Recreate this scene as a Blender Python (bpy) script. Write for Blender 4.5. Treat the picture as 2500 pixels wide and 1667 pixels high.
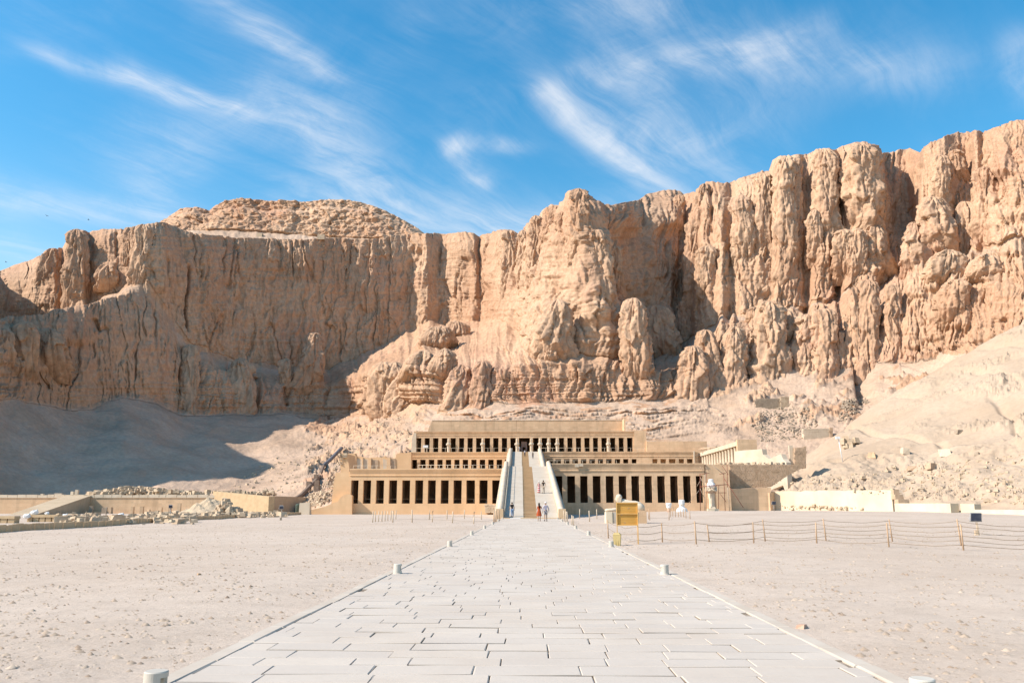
import bpy, bmesh, math, random
import numpy as np
from mathutils import Vector, Matrix
R = math.radians
rnd = random.Random(7)
for o in list(bpy.data.objects): bpy.data.objects.remove(o)
scene = bpy.context.scene
col = scene.collection

# ------------------------------------------------------------------ camera
F_PX, W_PX, H_PX = 2000.0, 2500.0, 1667.0
VPX, HORIZON, CAM_Z = 1294.0, 1233.0, 1.5
PITCH = math.atan((HORIZON - H_PX / 2) / F_PX)
YAW = math.atan((VPX - W_PX / 2) / math.hypot(F_PX, HORIZON - H_PX / 2))
cam_data = bpy.data.cameras.new('camera')
cam_data.sensor_width = 36.0
cam_data.lens = 36.0 * F_PX / W_PX
cam_data.clip_start, cam_data.clip_end = 0.1, 20000
cam = bpy.data.objects.new('camera', cam_data)
col.objects.link(cam)
cam.location = (0, 0, CAM_Z)
cam.rotation_euler = (R(90) + PITCH, 0, YAW)
scene.camera = cam

# ------------------------------------------------------------------ sun, sky, exposure
SUN_EL, SUN_BACK = 39.0, -17.0          # sun on the left, just grazing the temple front
sun_dir = Vector((-math.cos(R(SUN_EL)) * math.cos(R(SUN_BACK)),
                  math.cos(R(SUN_EL)) * math.sin(R(SUN_BACK)), math.sin(R(SUN_EL))))
sd = bpy.data.lights.new('sun', 'SUN')
sd.energy, sd.angle, sd.color = 5.0, R(0.53), (1.0, 0.92, 0.825)
sun = bpy.data.objects.new('sun', sd); col.objects.link(sun)
sun.rotation_euler = sun_dir.to_track_quat('Z', 'Y').to_euler()
scene.view_settings.view_transform = 'Standard'
scene.view_settings.look = 'None'
scene.view_settings.gamma = 1.0
scene.view_settings.use_curve_mapping = False
scene.view_settings.exposure = 0.50
scene.cycles.max_bounces = 6
scene.cycles.diffuse_bounces = 4

def px_dir(px, py):
    """direction through a point of the photograph (2500 x 1667)"""
    v = Vector(((px - W_PX / 2) / F_PX, -(py - H_PX / 2) / F_PX, -1.0))
    return (cam.rotation_euler.to_matrix() @ v)
def at(px, py, Y):
    d = px_dir(px, py); return Vector((0, 0, CAM_Z)) + d * (Y / d.y)
ROT = np.array(cam.rotation_euler.to_matrix())
def ground_Y(py):
    return CAM_Z / math.tan(math.atan((py - H_PX / 2) / F_PX) - PITCH)
def at_np(px, py, Y):
    v = np.stack([(px - W_PX / 2) / F_PX, -(py - H_PX / 2) / F_PX, -np.ones_like(px)], -1)
    d = v @ ROT.T
    s = (Y / d[..., 1])[..., None]
    return np.array([0, 0, CAM_Z]) + d * s

# ------------------------------------------------------------------ world: clear sky with cirrus
world = bpy.data.worlds.new('World'); scene.world = world; world.use_nodes = True
nt = world.node_tree; nt.nodes.clear()
class N:
    """small node helper"""
    def __init__(s, tree): s.t = tree
    def new(s, typ, **kw):
        n = s.t.nodes.new(typ)
        for k, v in kw.items(): setattr(n, k, v)
        return n
    def lk(s, a, b): s.t.links.new(a, b)
    def sock(s, v, inp):
        if hasattr(v, 'node'): s.lk(v, inp)
        else: inp.default_value = v
    def math(s, op, a, b=None, c=None, clamp=False):
        n = s.new('ShaderNodeMath', operation=op, use_clamp=clamp)
        s.sock(a, n.inputs[0])
        if b is not None: s.sock(b, n.inputs[1])
        if c is not None: s.sock(c, n.inputs[2])
        return n.outputs[0]
    def vmath(s, op, a, b=None):
        n = s.new('ShaderNodeVectorMath', operation=op)
        s.sock(a, n.inputs[0])
        if b is not None: s.sock(b, n.inputs[1])
        return n.outputs[1] if op in ('DOT_PRODUCT', 'LENGTH') else n.outputs[0]
    def noise(s, vec, scale, detail=4, rough=.55, dist=0.0, out=0):
        n = s.new('ShaderNodeTexNoise'); s.lk(vec, n.inputs['Vector'])
        n.inputs['Scale'].default_value = scale; n.inputs['Detail'].default_value = detail
        n.inputs['Roughness'].default_value = rough; n.inputs['Distortion'].default_value = dist
        return n.outputs[out]
    def mapping(s, vec, scale=(1, 1, 1), rot=(0, 0, 0), loc=(0, 0, 0)):
        n = s.new('ShaderNodeMapping'); s.lk(vec, n.inputs[0])
        n.inputs['Scale'].default_value = scale; n.inputs['Rotation'].default_value = rot
        n.inputs['Location'].default_value = loc
        return n.outputs[0]
    def ramp(s, fac, stops, interp='LINEAR'):
        n = s.new('ShaderNodeValToRGB'); n.color_ramp.interpolation = interp
        e = n.color_ramp.elements
        while len(e) < len(stops): e.new(.5)
        for i, (p, c) in enumerate(stops):
            e[i].position = p
            e[i].color = (c, c, c, 1) if isinstance(c, (int, float)) else (*c, 1)
        s.lk(fac, n.inputs[0]); return n.outputs[0]
    def mix(s, fac, a, b, blend='MIX'):
        n = s.new('ShaderNodeMix', data_type='RGBA', blend_type=blend)
        s.sock(fac, n.inputs[0])
        for v, i in ((a, 6), (b, 7)):
            if hasattr(v, 'node'): s.lk(v, n.inputs[i])
            else: n.inputs[i].default_value = (*v, 1)
        return n.outputs[2]
    def smooth(s, x, a, b):
        n = s.new('ShaderNodeMapRange', interpolation_type='SMOOTHSTEP')
        s.sock(x, n.inputs[0]); n.inputs[1].default_value = a; n.inputs[2].default_value = b
        return n.outputs[0]

w = N(nt)
SKY_STRENGTH = 0.125
sky = w.new('ShaderNodeTexSky', sky_type='NISHITA')
sky.sun_disc = False
sky.sun_elevation = R(SUN_EL)
sky.sun_rotation = math.atan2(sun_dir.x, sun_dir.y)
sky.air_density, sky.dust_density, sky.ozone_density = 1.25, 0.6, 2.5
geo = w.new('ShaderNodeTexCoord').outputs['Generated']
sep = w.new('ShaderNodeSeparateXYZ'); w.lk(geo, sep.inputs[0])
# clouds lie on a flat layer high above: coordinates are direction / height
zc = w.math('MAXIMUM', sep.outputs[2], 0.03)
comb = w.new('ShaderNodeCombineXYZ')
w.lk(w.math('DIVIDE', sep.outputs[0], w.math('ADD', zc, .18)), comb.inputs[0])
w.lk(w.math('DIVIDE', sep.outputs[1], w.math('ADD', zc, .18)), comb.inputs[1])
P = comb.outputs[0]
def layer(px, py):
    d = px_dir(px, py).normalized()
    return d.x / (max(d.z, .03) + .18), d.y / (max(d.z, .03) + .18)
warpn = w.new('ShaderNodeTexNoise'); w.lk(P, warpn.inputs['Vector'])
warpn.inputs['Scale'].default_value = 2.2; warpn.inputs['Detail'].default_value = 3
warp = w.vmath('MULTIPLY', w.vmath('SUBTRACT', warpn.outputs['Color'], (.5, .5, .5)), (.17, .17, 0))
PW = w.vmath('ADD', P, warp)
cloud = None
# streaks: from (x, y) to (x, y) in the photograph's frame, half width, strength, feather side
STREAKS = [((1308, 222), (1672, 492), .030, .42), ((1340, 225), (1600, 400), .050, .30), ((1480, 120), (1790, 460), .06, .25),
           ((1560, 200), (1960, 90), .05, .34), ((1740, 150), (2250, 200), .07, .34), ((1600, 330), (1800, 300), .10, .22),
           ((110, 130), (470, 260), .030, .38), ((350, 185), (600, 280), .032, .62), ((560, 0), (700, 90), .04, .30),
           ((640, 80), (830, 205), .028, .50), ((650, 230), (860, 420), .07, .34), ((420, 500), (430, 330), .08, .34), ((560, 330), (760, 300), .08, .20),
           ((1110, 370), (1190, 440), .028, .52), ((1110, 368), (1260, 360), .025, .42), ((0, 480), (420, 545), .07, .42),
           ((850, 500), (1250, 550), .12, .42), ((2470, 120), (2520, 230), .03, .35), ((1490, 10), (1600, 40), .04, .40), ((1250, 560), (1500, 480), .08, .25),
           ((0, 600), (150, 650), .10, .30), ((1420, 180), (1500, 200), .02, .3)]
for (a, b, hw, st) in STREAKS:
    ax, ay = layer(*a); bx, by = layer(*b)
    L = math.hypot(bx - ax, by - ay); ux, uy = (bx - ax) / L, (by - ay) / L
    rel = w.vmath('SUBTRACT', PW, (ax, ay, 0))
    tt = w.vmath('DOT_PRODUCT', rel, (ux / L, uy / L, 0))
    nn = w.vmath('DOT_PRODUCT', rel, (-uy / hw, ux / hw, 0))
    end = w.math('MAXIMUM', w.math('SUBTRACT', w.math('ABSOLUTE', w.math('SUBTRACT', tt, .5)), .42), 0)
    q = w.math('ADD', w.math('MULTIPLY', nn, nn), w.math('MULTIPLY', w.math('MULTIPLY', end, end), (L / hw) ** 2 * .5))
    g = w.math('MULTIPLY', w.math('EXPONENT', w.math('MULTIPLY', q, -1.0)), st)
    cloud = g if cloud is None else w.math('ADD', cloud, g)
# fine fibres, and a thin general veil that goes on all round the sky
ax, ay = layer(1310, 220); bx, by = layer(1690, 500)
ang = math.atan2(by - ay, bx - ax)
pf = w.mapping(w.mapping(PW, rot=(0, 0, -ang)), scale=(1.0, 5.5, 1))
fib = w.math('ADD', w.math('MULTIPLY', w.noise(pf, 2.6, 9, .70, .3), .6), w.math('MULTIPLY', w.noise(PW, 5.5, 8, .66, .9), .4))
fibm = w.smooth(fib, .34, .70)
cloud = w.math('MULTIPLY', cloud, w.math('MULTIPLY_ADD', fibm, .9, .22))
veil = w.math('MULTIPLY', w.smooth(w.noise(PW, 1.1, 6, .6, .8), .40, .75), w.math('MULTIPLY', fibm, .30))
low = w.math('MULTIPLY', w.smooth(sep.outputs[2], .40, .04), .42)
cloud = w.math('ADD', w.math('ADD', cloud, veil), low)
cloud = w.math('MINIMUM', w.math('MULTIPLY', cloud, .85), .8)
hs = w.new('ShaderNodeHueSaturation'); w.lk(sky.outputs[0], hs.inputs['Color'])
hs.inputs['Saturation'].default_value = 1.42; hs.inputs['Hue'].default_value = .488; hs.inputs['Value'].default_value = 1.14
CLOUD_V = 5.8
skyc = w.mix(cloud, hs.outputs[0], (CLOUD_V, CLOUD_V, CLOUD_V * 1.02))
bg = w.new('ShaderNodeBackground'); w.lk(skyc, bg.inputs[0]); bg.inputs[1].default_value = SKY_STRENGTH
wo = w.new('ShaderNodeOutputWorld'); w.lk(bg.outputs[0], wo.inputs[0])

# ------------------------------------------------------------------ helpers: tags, meshes, materials
def tag(o, label=None, cat=None, group=None, kind=None):
    for k, v in (('label', label), ('category', cat), ('group', group), ('kind', kind)):
        if v: o[k] = v
    return o
def empty(name, loc=(0, 0, 0), rz=0.0, **kw):
    o = bpy.data.objects.new(name, None); col.objects.link(o)
    o.location = loc; o.rotation_euler = (0, 0, rz); o.empty_display_size = .2
    return tag(o, **kw)
def link(name, me, mat=None, parent=None, loc=(0, 0, 0), rot=(0, 0, 0), **kw):
    o = bpy.data.objects.new(name, me); col.objects.link(o)
    if mat is not None and not me.materials: me.materials.append(mat)
    o.parent = parent; o.location = loc; o.rotation_euler = rot
    return tag(o, **kw)
def wlink(name, me, mat, parent, **kw):
    """mesh given in world coordinates under a parent that has its own place"""
    o = link(name, me, mat, None, **kw)
    if parent is not None:
        o.parent = parent
        o.matrix_parent_inverse = Matrix.LocRotScale(parent.location, parent.rotation_euler, None).inverted()
    return o
class MB:
    """collects simple solids and links them as ONE mesh"""
    def __init__(s): s.v, s.f, s.sm = [], [], []
    def add(s, vs, fs, smooth=False):
        n = len(s.v); s.v += [tuple(v) for v in vs]
        s.f += [tuple(i + n for i in f) for f in fs]; s.sm += [smooth] * len(fs); return s
    def hexa(s, b, t):
        """b, t: 4 bottom and 4 top corners, counter-clockwise from above"""
        return s.add(list(b) + list(t), [(3, 2, 1, 0), (4, 5, 6, 7), (0, 1, 5, 4), (1, 2, 6, 5), (2, 3, 7, 6), (3, 0, 4, 7)])
    def box(s, x0, x1, y0, y1, z0, z1, bt=0.0):
        """bt: top pulled in by that much on every side"""
        return s.hexa([(x0, y0, z0), (x1, y0, z0), (x1, y1, z0), (x0, y1, z0)],
                      [(x0 + bt, y0 + bt, z1), (x1 - bt, y0 + bt, z1), (x1 - bt, y1 - bt, z1), (x0 + bt, y1 - bt, z1)])
    def prism(s, poly, d0, d1, axis='y'):
        """polygon in the (x,z) plane pushed along y (or (y,z) along x, or (x,y) along z)"""
        n = len(poly)
        def P(a, b, d): return (a, d, b) if axis == 'y' else ((d, a, b) if axis == 'x' else (a, b, d))
        vs = [P(a, b, d0) for a, b in poly] + [P(a, b, d1) for a, b in poly]
        fs = [tuple(range(n)), tuple(range(2 * n - 1, n - 1, -1))]
        fs += [(i, i + n, (i + 1) % n + n, (i + 1) % n) for i in range(n)]
        return s.add(vs, fs)
    def tube(s, pts, rad, n=8, smooth=True):
        pts = [Vector(p) for p in pts]
        rs = rad if isinstance(rad, (list, tuple)) else [rad] * len(pts)
        vs = []
        for i, p in enumerate(pts):
            t = (pts[min(i + 1, len(pts) - 1)] - pts[max(i - 1, 0)]).normalized()
            u = t.cross(Vector((0, 0, 1)))
            if u.length < .05: u = t.cross(Vector((1, 0, 0)))
            u.normalize(); v = t.cross(u)
            for k in range(n):
                a = 2 * math.pi * k / n
                vs.append(p + (u * math.cos(a) + v * math.sin(a)) * rs[i])
        fs = [(i * n + k, i * n + (k + 1) % n, (i + 1) * n + (k + 1) % n, (i + 1) * n + k)
              for i in range(len(pts) - 1) for k in range(n)]
        m = len(pts) - 1
        s.add(vs, fs, smooth)
        base = len(s.v) - len(vs)
        s.f += [tuple(base + k for k in range(n - 1, -1, -1)), tuple(base + m * n + k for k in range(n))]
        s.sm += [False, False]; return s
    def lathe(s, prof, cx=0, cy=0, n=16, smooth=True, sx=1, sy=1):
        vs = [(cx + r * math.cos(2 * math.pi * k / n) * sx, cy + r * math.sin(2 * math.pi * k / n) * sy, z) for r, z in prof for k in range(n)]
        fs = [(i * n + k, i * n + (k + 1) % n, (i + 1) * n + (k + 1) % n, (i + 1) * n + k) for i in range(len(prof) - 1) for k in range(n)]
        s.add(vs, fs, smooth); base = len(s.v) - len(vs); m = len(prof) - 1
        s.f += [tuple(base + k for k in range(n - 1, -1, -1)), tuple(base + m * n + k for k in range(n))]; s.sm += [False, False]
        return s
    def ball(s, c, r, nu=10, nv=6, jit=0.0, sx=1, sy=1, sz=1):
        vs = []; 
        for i in range(nv + 1):
            ph = math.pi * i / nv
            for k in range(nu):
                a = 2 * math.pi * k / nu; j = 1 + (rnd.random() - .5) * jit
                vs.append((c[0] + r * j * sx * math.sin(ph) * math.cos(a), c[1] + r * j * sy * math.sin(ph) * math.sin(a), c[2] - r * j * sz * math.cos(ph)))
        fs = [(i * nu + k, i * nu + (k + 1) % nu, (i + 1) * nu + (k + 1) % nu, (i + 1) * nu + k) for i in range(nv) for k in range(nu)]
        return s.add(vs, fs, jit == 0)
    def mesh(s, name):
        me = bpy.data.meshes.new(name); me.from_pydata(s.v, [], s.f)
        me.polygons.foreach_set('use_smooth', s.sm)
        bm = bmesh.new(); bm.from_mesh(me); bmesh.ops.recalc_face_normals(bm, faces=bm.faces); bm.to_mesh(me); bm.free()
        me.update(); return me
    def build(s, name, mat, parent=None, loc=(0, 0, 0), rot=(0, 0, 0), **kw):
        return link(name, s.mesh(name), mat, parent, loc, rot, **kw)
    def wbuild(s, name, mat, parent=None, **kw):
        return wlink(name, s.mesh(name), mat, parent, **kw)

def grid_mesh(name, V, smooth=True, attrs=None):
    """V: rows x cols x 3 -> quads"""
    r, c = V.shape[:2]
    me = bpy.data.meshes.new(name)
    idx = np.arange(r * c).reshape(r, c)
    q = np.stack([idx[:-1, :-1], idx[:-1, 1:], idx[1:, 1:], idx[1:, :-1]], -1).reshape(-1, 4)
    me.vertices.add(r * c); me.vertices.foreach_set('co', V.reshape(-1).astype(np.float32))
    me.loops.add(q.size); me.loops.foreach_set('vertex_index', q.reshape(-1).astype(np.int32))
    me.polygons.add(len(q)); me.polygons.foreach_set('loop_start', np.arange(0, q.size, 4, dtype=np.int32))
    me.polygons.foreach_set('use_smooth', np.full(len(q), smooth))
    me.update(calc_edges=True)
    for k, a in (attrs or {}).items():
        at_ = me.attributes.new(k, 'FLOAT', 'POINT'); at_.data.foreach_set('value', a.reshape(-1).astype(np.float32))
    return me

# ---- numpy noise
def _h(ix, iy, seed):
    h = (ix.astype(np.int64) * 374761393 + iy.astype(np.int64) * 668265263 + seed * 974634777) & 0xffffffff
    h = ((h ^ (h >> 13)) * 1274126177) & 0xffffffff
    h = ((h ^ (h >> 16)) * 2246822519) & 0xffffffff
    return ((h ^ (h >> 15)) & 0xffffff) / float(0x1000000)
def gnoise(x, y, seed=0):
    ix, iy = np.floor(x), np.floor(y); fx, fy = x - ix, y - iy
    u, v = fx * fx * fx * (fx * (fx * 6 - 15) + 10), fy * fy * fy * (fy * (fy * 6 - 15) + 10)
    def g(dx, dy):
        a = _h(ix + dx, iy + dy, seed) * 2 * np.pi
        return np.cos(a) * (fx - dx) + np.sin(a) * (fy - dy)
    n0 = g(0, 0) * (1 - u) + g(1, 0) * u; n1 = g(0, 1) * (1 - u) + g(1, 1) * u
    return (n0 * (1 - v) + n1 * v) * 1.5
def fbm(x, y, seed=0, octv=4, gain=.5):
    s, a = 0, 1.0
    for k in range(octv):
        s = s + a * gnoise(x * 2 ** k, y * 2 ** k, seed + k * 17); a *= gain
    return s
def voro(x, y, seed=0):
    ix, iy = np.floor(x), np.floor(y)
    f1 = np.full(x.shape, 9.0); f2 = np.full(x.shape, 9.0); cid = np.zeros(x.shape)
    for dx in (-1, 0, 1):
        for dy in (-1, 0, 1):
            cx, cy = ix + dx, iy + dy
            px, py = cx + .1 + .8 * _h(cx, cy, seed), cy + .1 + .8 * _h(cx, cy, seed + 5)
            d = (px - x) ** 2 + (py - y) ** 2
            m = d < f1
            f2 = np.where(m, f1, np.minimum(f2, d)); cid = np.where(m, _h(cx, cy, seed + 9), cid); f1 = np.where(m, d, f1)
    return np.sqrt(f1), np.sqrt(f2), cid
def facets(x, y, seed, tilt=1.0):
    """broken blocks: every cell is a plane with its own lean and stand"""
    ix, iy = np.floor(x), np.floor(y); best = np.full(x.shape, 9.0); out = np.zeros(x.shape)
    for dx in (-1, 0, 1):
        for dy in (-1, 0, 1):
            cx, cy = ix + dx, iy + dy
            ox, oy = x - (cx + .1 + .8 * _h(cx, cy, seed)), y - (cy + .1 + .8 * _h(cx, cy, seed + 5))
            d = np.maximum(np.abs(ox) * 1.15, np.abs(oy)) + .35 * (np.abs(ox) + np.abs(oy)); m = d < best
            v = (_h(cx, cy, seed + 1) - .5) + tilt * (ox * (_h(cx, cy, seed + 2) - .5) * 2 + oy * (_h(cx, cy, seed + 3) - .62) * 1.6)
            out = np.where(m, v, out); best = np.where(m, d, best)
    return out
def sstep(a, b, x):
    t = np.clip((x - a) / (b - a), 0, 1); return t * t * (3 - 2 * t)

MATS = {}
def mat(name, c0, c1=None, scale=1.0, rough=.9, bump=0.0, bscale=None, streak=None, speck=None, detail=5, fine=None, courses=None):
    """matte procedural material: two tones mixed by noise, optional vertical streaks, dark specks, bump"""
    if name in MATS: return MATS[name]
    m = bpy.data.materials.new(name); m.use_nodes = True; n = N(m.node_tree)
    bs = m.node_tree.nodes['Principled BSDF']
    bs.inputs['Roughness'].default_value = rough
    bs.inputs['Specular IOR Level'].default_value = .15
    pos = n.new('ShaderNodeNewGeometry').outputs['Position']
    if c1 is None: c1 = tuple(v * .86 for v in c0)
    f = n.noise(pos, scale, detail, .6)
    c = n.mix(n.smooth(f, .35, .68), c0, c1)
    if streak:
        c2, sc, amt = streak
        f2 = n.noise(n.mapping(pos, scale=sc), 1.0, 5, .6)
        c = n.mix(n.math('MULTIPLY', n.smooth(f2, .48, .72), amt), c, c2)
    if speck:
        c3, sc, amt = speck
        f3 = n.noise(pos, sc, 3, .7)
        c = n.mix(n.math('MULTIPLY', n.smooth(f3, .55, .75), amt), c, c3)
    if fine:
        f4 = n.noise(pos, fine[0], 2, .7)
        c = n.mix(1.0, c, n.ramp(f4, [(.25, 1 - fine[1]), (.75, 1 + fine[1] * .0)]), 'MULTIPLY')
    if courses:
        sp = n.new('ShaderNodeSeparateXYZ'); n.lk(pos, sp.inputs[0]); cb = n.new('ShaderNodeCombineXYZ')
        n.lk(n.math('ADD', sp.outputs[0], sp.outputs[1]), cb.inputs[0]); n.lk(sp.outputs[2], cb.inputs[1])
        bt = n.new('ShaderNodeTexBrick'); n.lk(cb.outputs[0], bt.inputs['Vector']); a_ = courses[2]
        bt.inputs['Scale'].default_value = 1.0; bt.inputs['Brick Width'].default_value = courses[0]; bt.inputs['Row Height'].default_value = courses[1]
        bt.inputs['Mortar Size'].default_value = .018; bt.inputs['Mortar Smooth'].default_value = .4
        bt.inputs['Color1'].default_value = (1, 1, 1, 1); bt.inputs['Color2'].default_value = (1 - a_, 1 - a_, 1 - a_ * 1.1, 1); bt.inputs['Mortar'].default_value = (1 - a_ * 1.6,) * 3 + (1,)
        c = n.mix(1.0, c, bt.outputs['Color'], 'MULTIPLY')
    n.lk(c, bs.inputs['Base Color'])
    if bump:
        b = n.new('ShaderNodeBump'); b.inputs['Strength'].default_value = min(1, bump * 4); b.inputs['Distance'].default_value = bump
        n.lk(n.noise(pos, bscale or scale * 4, 5, .65), b.inputs['Height']); n.lk(b.outputs[0], bs.inputs['Normal'])
    MATS[name] = m; return m
# ------------------------------------------------------------------ terrain materials
def rock_material():
    m = bpy.data.materials.new('cliff_limestone'); m.use_nodes = True; n = N(m.node_tree)
    bs = m.node_tree.nodes['Principled BSDF']; bs.inputs['Roughness'].default_value = .95; bs.inputs['Specular IOR Level'].default_value = .1
    pos = n.new('ShaderNodeNewGeometry').outputs['Position']
    big = n.noise(pos, .018, 5, .6)
    c = n.mix(n.smooth(big, .36, .66), (.545, .358, .232), (.465, .278, .172))
    pink = n.noise(n.mapping(pos, loc=(40, 9, 3)), .03, 4, .6)
    c = n.mix(n.math('MULTIPLY', n.smooth(pink, .52, .72), .55), c, (.48, .265, .175))
    st = n.noise(n.mapping(pos, scale=(.35, .35, .035)), 1.0, 6, .65)
    c = n.mix(n.math('MULTIPLY', n.smooth(st, .48, .72), .6), c, (.29, .185, .115))
    st2 = n.noise(n.mapping(pos, scale=(.9, .9, .06), loc=(5, 5, 5)), 1.0, 4, .6)
    c = n.mix(n.math('MULTIPLY', n.smooth(st2, .56, .74), .35), c, (.54, .41, .275))
    fine = n.noise(pos, .55, 6, .7)
    c = n.mix(1.0, c, n.ramp(fine, [(.28, .70), (.62, 1.06)]), 'MULTIPLY')
    sand = n.new('ShaderNodeAttribute', attribute_name='sand').outputs['Fac']
    sc = n.mix(n.smooth(n.noise(pos, .05, 6, .65), .38, .66), (.52, .372, .268), (.43, .30, .21))
    sc = n.mix(1.0, sc, n.ramp(n.noise(pos, .9, 5, .75), [(.3, .80), (.6, 1.04)]), 'MULTIPLY')
    fac = n.smooth(n.math('ADD', sand, n.math('MULTIPLY_ADD', n.noise(pos, .22, 4, .65), .5, -.25)), .42, .58)
    c = n.mix(fac, c, sc)
    n.lk(c, bs.inputs['Base Color'])
    b1 = n.new('ShaderNodeBump'); b1.inputs['Strength'].default_value = .8; b1.inputs['Distance'].default_value = .5
    h = n.math('ADD', n.noise(n.mapping(pos, scale=(1, 1, .45)), .55, 8, .68), n.math('MULTIPLY', n.noise(n.mapping(pos, scale=(.12, .12, 1.4)), .5, 4, .6), .35))
    n.lk(h, b1.inputs['Height']); n.lk(b1.outputs[0], bs.inputs['Normal'])
    return m
ROCK = rock_material()

def sand_material(name, ca, cb, big=.12, peb=True):
    m = bpy.data.materials.new(name); m.use_nodes = True; n = N(m.node_tree)
    bs = m.node_tree.nodes['Principled BSDF']; bs.inputs['Roughness'].default_value = .95; bs.inputs['Specular IOR Level'].default_value = .08
    pos = n.new('ShaderNodeNewGeometry').outputs['Position']
    c = n.mix(n.smooth(n.noise(pos, big, 6, .62), .36, .66), ca, cb)
    c = n.mix(n.math('MULTIPLY', n.smooth(n.noise(pos, 1.3, 6, .7), .42, .72), .45), c, tuple(v * .78 for v in cb))
    if peb:
        c = n.mix(n.math('MULTIPLY', n.smooth(n.noise(pos, 14, 4, .75), .52, .72), .55), c, (.30, .22, .16))
        c = n.mix(n.math('MULTIPLY', n.smooth(n.noise(n.mapping(pos, loc=(7, 3, 1)), 22, 3, .7), .58, .72), .6), c, (.62, .54, .45))
    n.lk(c, bs.inputs['Base Color'])
    b = n.new('ShaderNodeBump'); b.inputs['Strength'].default_value = .55; b.inputs['Distance'].default_value = .05
    h = n.math('ADD', n.noise(pos, 6, 8, .75), n.math('MULTIPLY', n.noise(pos, .7, 4, .6), 2.0))
    n.lk(h, b.inputs['Height']); n.lk(b.outputs[0], bs.inputs['Normal'])
    return m
SAND = sand_material('ground_sand', (.55, .445, .358), (.495, .39, .305))
SLOPE = sand_material('slope_sand', (.475, .36, .26), (.415, .305, .212), big=.04, peb=False)

# ------------------------------------------------------------------ the cliff: a swept face in metres
K = 1 / .9408
# photograph column, then (distance, row) of: foot of scree, foot of rock, lower tier top, ledge back, cliff top
KEY = [
 (-1500, (95, 1165), (125, 850), (131, 700), (135, 690), (150, 20)),
 (-900, (110, 1160), (150, 880), (158, 720), (162, 700), (180, 40)),
 (-400, (150, 1150), (182, 925), (190, 760), (196, 740), (215, 190)),
 (-200, (165, 1145), (200, 915), (208, 750), (216, 735), (240, 430)),
 (-60, (180, 1140), (216, 905), (226, 735), (325, 752), (338, 640)),
 (0, (190, 1135), (232, 905), (243, 732), (332, 748), (344, 622)),
 (100, (200, 1135), (250, 920), (262, 722), (328, 735), (342, 585)),
 (200, (205, 1135), (270, 935), (282, 700), (322, 708), (336, 537)),
 (290, (205, 1135), (291, 900), (303, 675), (318, 655), (331, 528)),
 (340, (205, 1135), (302, 912), (314, 690), (319, 640), (331, 515)),
 (430, (205, 1135), (320, 945), (330, 830), (335, 785), (348, 535)),
 (560, (205, 1150), (342, 945), (353, 870), (365, 835), (377, 547)),
 (650, (190, 1150), (352, 942), (362, 870), (382, 840), (394, 551)),
 (760, (165, 1165), (355, 958), (363, 880), (398, 850), (410, 550)),
 (870, (185, 1130), (335, 935), (341, 855), (410, 800), (422, 550)),
 (960, (220, 1090), (304, 925), (312, 850), (418, 750), (431, 539)),
 (1050, (228, 1090), (290, 918), (297, 850), (418, 740), (434, 538)),
 (1160, (228, 1090), (284, 916), (290, 848), (378, 735), (414, 531)),
 (1210, (228, 1090), (284, 916), (290, 842), (335, 770), (392, 530)),
 (1340, (228, 1090), (284, 915), (290, 838), (312, 822), (352, 450)),
 (1450, (228, 1090), (285, 913), (292, 842), (318, 826), (372, 463)),
 (1500, (228, 1090), (286, 908), (294, 850), (330, 815), (392, 446)),
 (1560, (228, 1090), (291, 895), (301, 855), (345, 800), (400, 443)),
 (1620, (228, 1090), (296, 876), (312, 775), (342, 755), (392, 423)),
 (1700, (228, 1090), (300, 852), (318, 735), (334, 720), (380, 412)),
 (1800, (228, 1080), (302, 835), (326, 725), (336, 708), (370, 365)),
 (1900, (230, 1070), (300, 830), (326, 705), (334, 690), (364, 350)),
 (2000, (232, 1060), (295, 826), (320, 675), (328, 655), (362, 339)),
 (2100, (230, 1040), (287, 828), (314, 625), (322, 608), (358, 347)),
 (2200, (225, 1020), (276, 800), (304, 605), (311, 590), (344, 310)),
 (2352, (205, 1000), (258, 745), (284, 565), (290, 548), (318, 281)),
 (2900, (160, 1000), (205, 740), (232, 560), (242, 530), (266, 281)),
 (3900, (110, 1000), (150, 780), (170, 620), (178, 590), (200, 330)),
]
SKYLINE = [(-60, 645), (0, 622), (30, 610), (70, 600), (100, 587), (118, 574), (132, 572), (146, 574), (160, 542), (175, 528), (195, 534), (205, 538), (235, 533),
 (270, 530), (290, 531), (300, 526), (318, 522), (340, 515), (370, 513), (392, 518), (410, 526), (430, 536), (475, 543), (520, 547), (560, 549), (600, 551), (700, 553), (780, 551), (850, 553), (900, 546),
 (960, 539), (975, 541), (1000, 540), (1040, 540), (1075, 537), (1092, 538), (1104, 546), (1125, 537), (1145, 531), (1160, 530), (1175, 532), (1190, 541), (1199, 549), (1211, 532),
 (1218, 518), (1236, 506), (1246, 503), (1252, 488), (1262, 482), (1298, 478), (1308, 456), (1318, 449), (1332, 447), (1346, 452), (1356, 463), (1366, 474), (1390, 477), (1440, 466), (1458, 464), (1480, 448), (1520, 444), (1555, 444), (1568, 452), (1584, 448), (1600, 447), (1612, 428), (1625, 423),
 (1675, 426), (1700, 414), (1722, 406), (1748, 396), (1762, 402), (1771, 376), (1790, 366), (1820, 362), (1850, 361), (1872, 348), (1890, 346), (1910, 354), (1935, 338), (1960, 333),
 (1985, 334), (2008, 343), (2020, 352), (2060, 347), (2090, 344), (2112, 351), (2140, 332), (2200, 311), (2250, 306), (2262, 311), (2280, 300), (2310, 290), (2352, 281), (2420, 275)]
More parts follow.
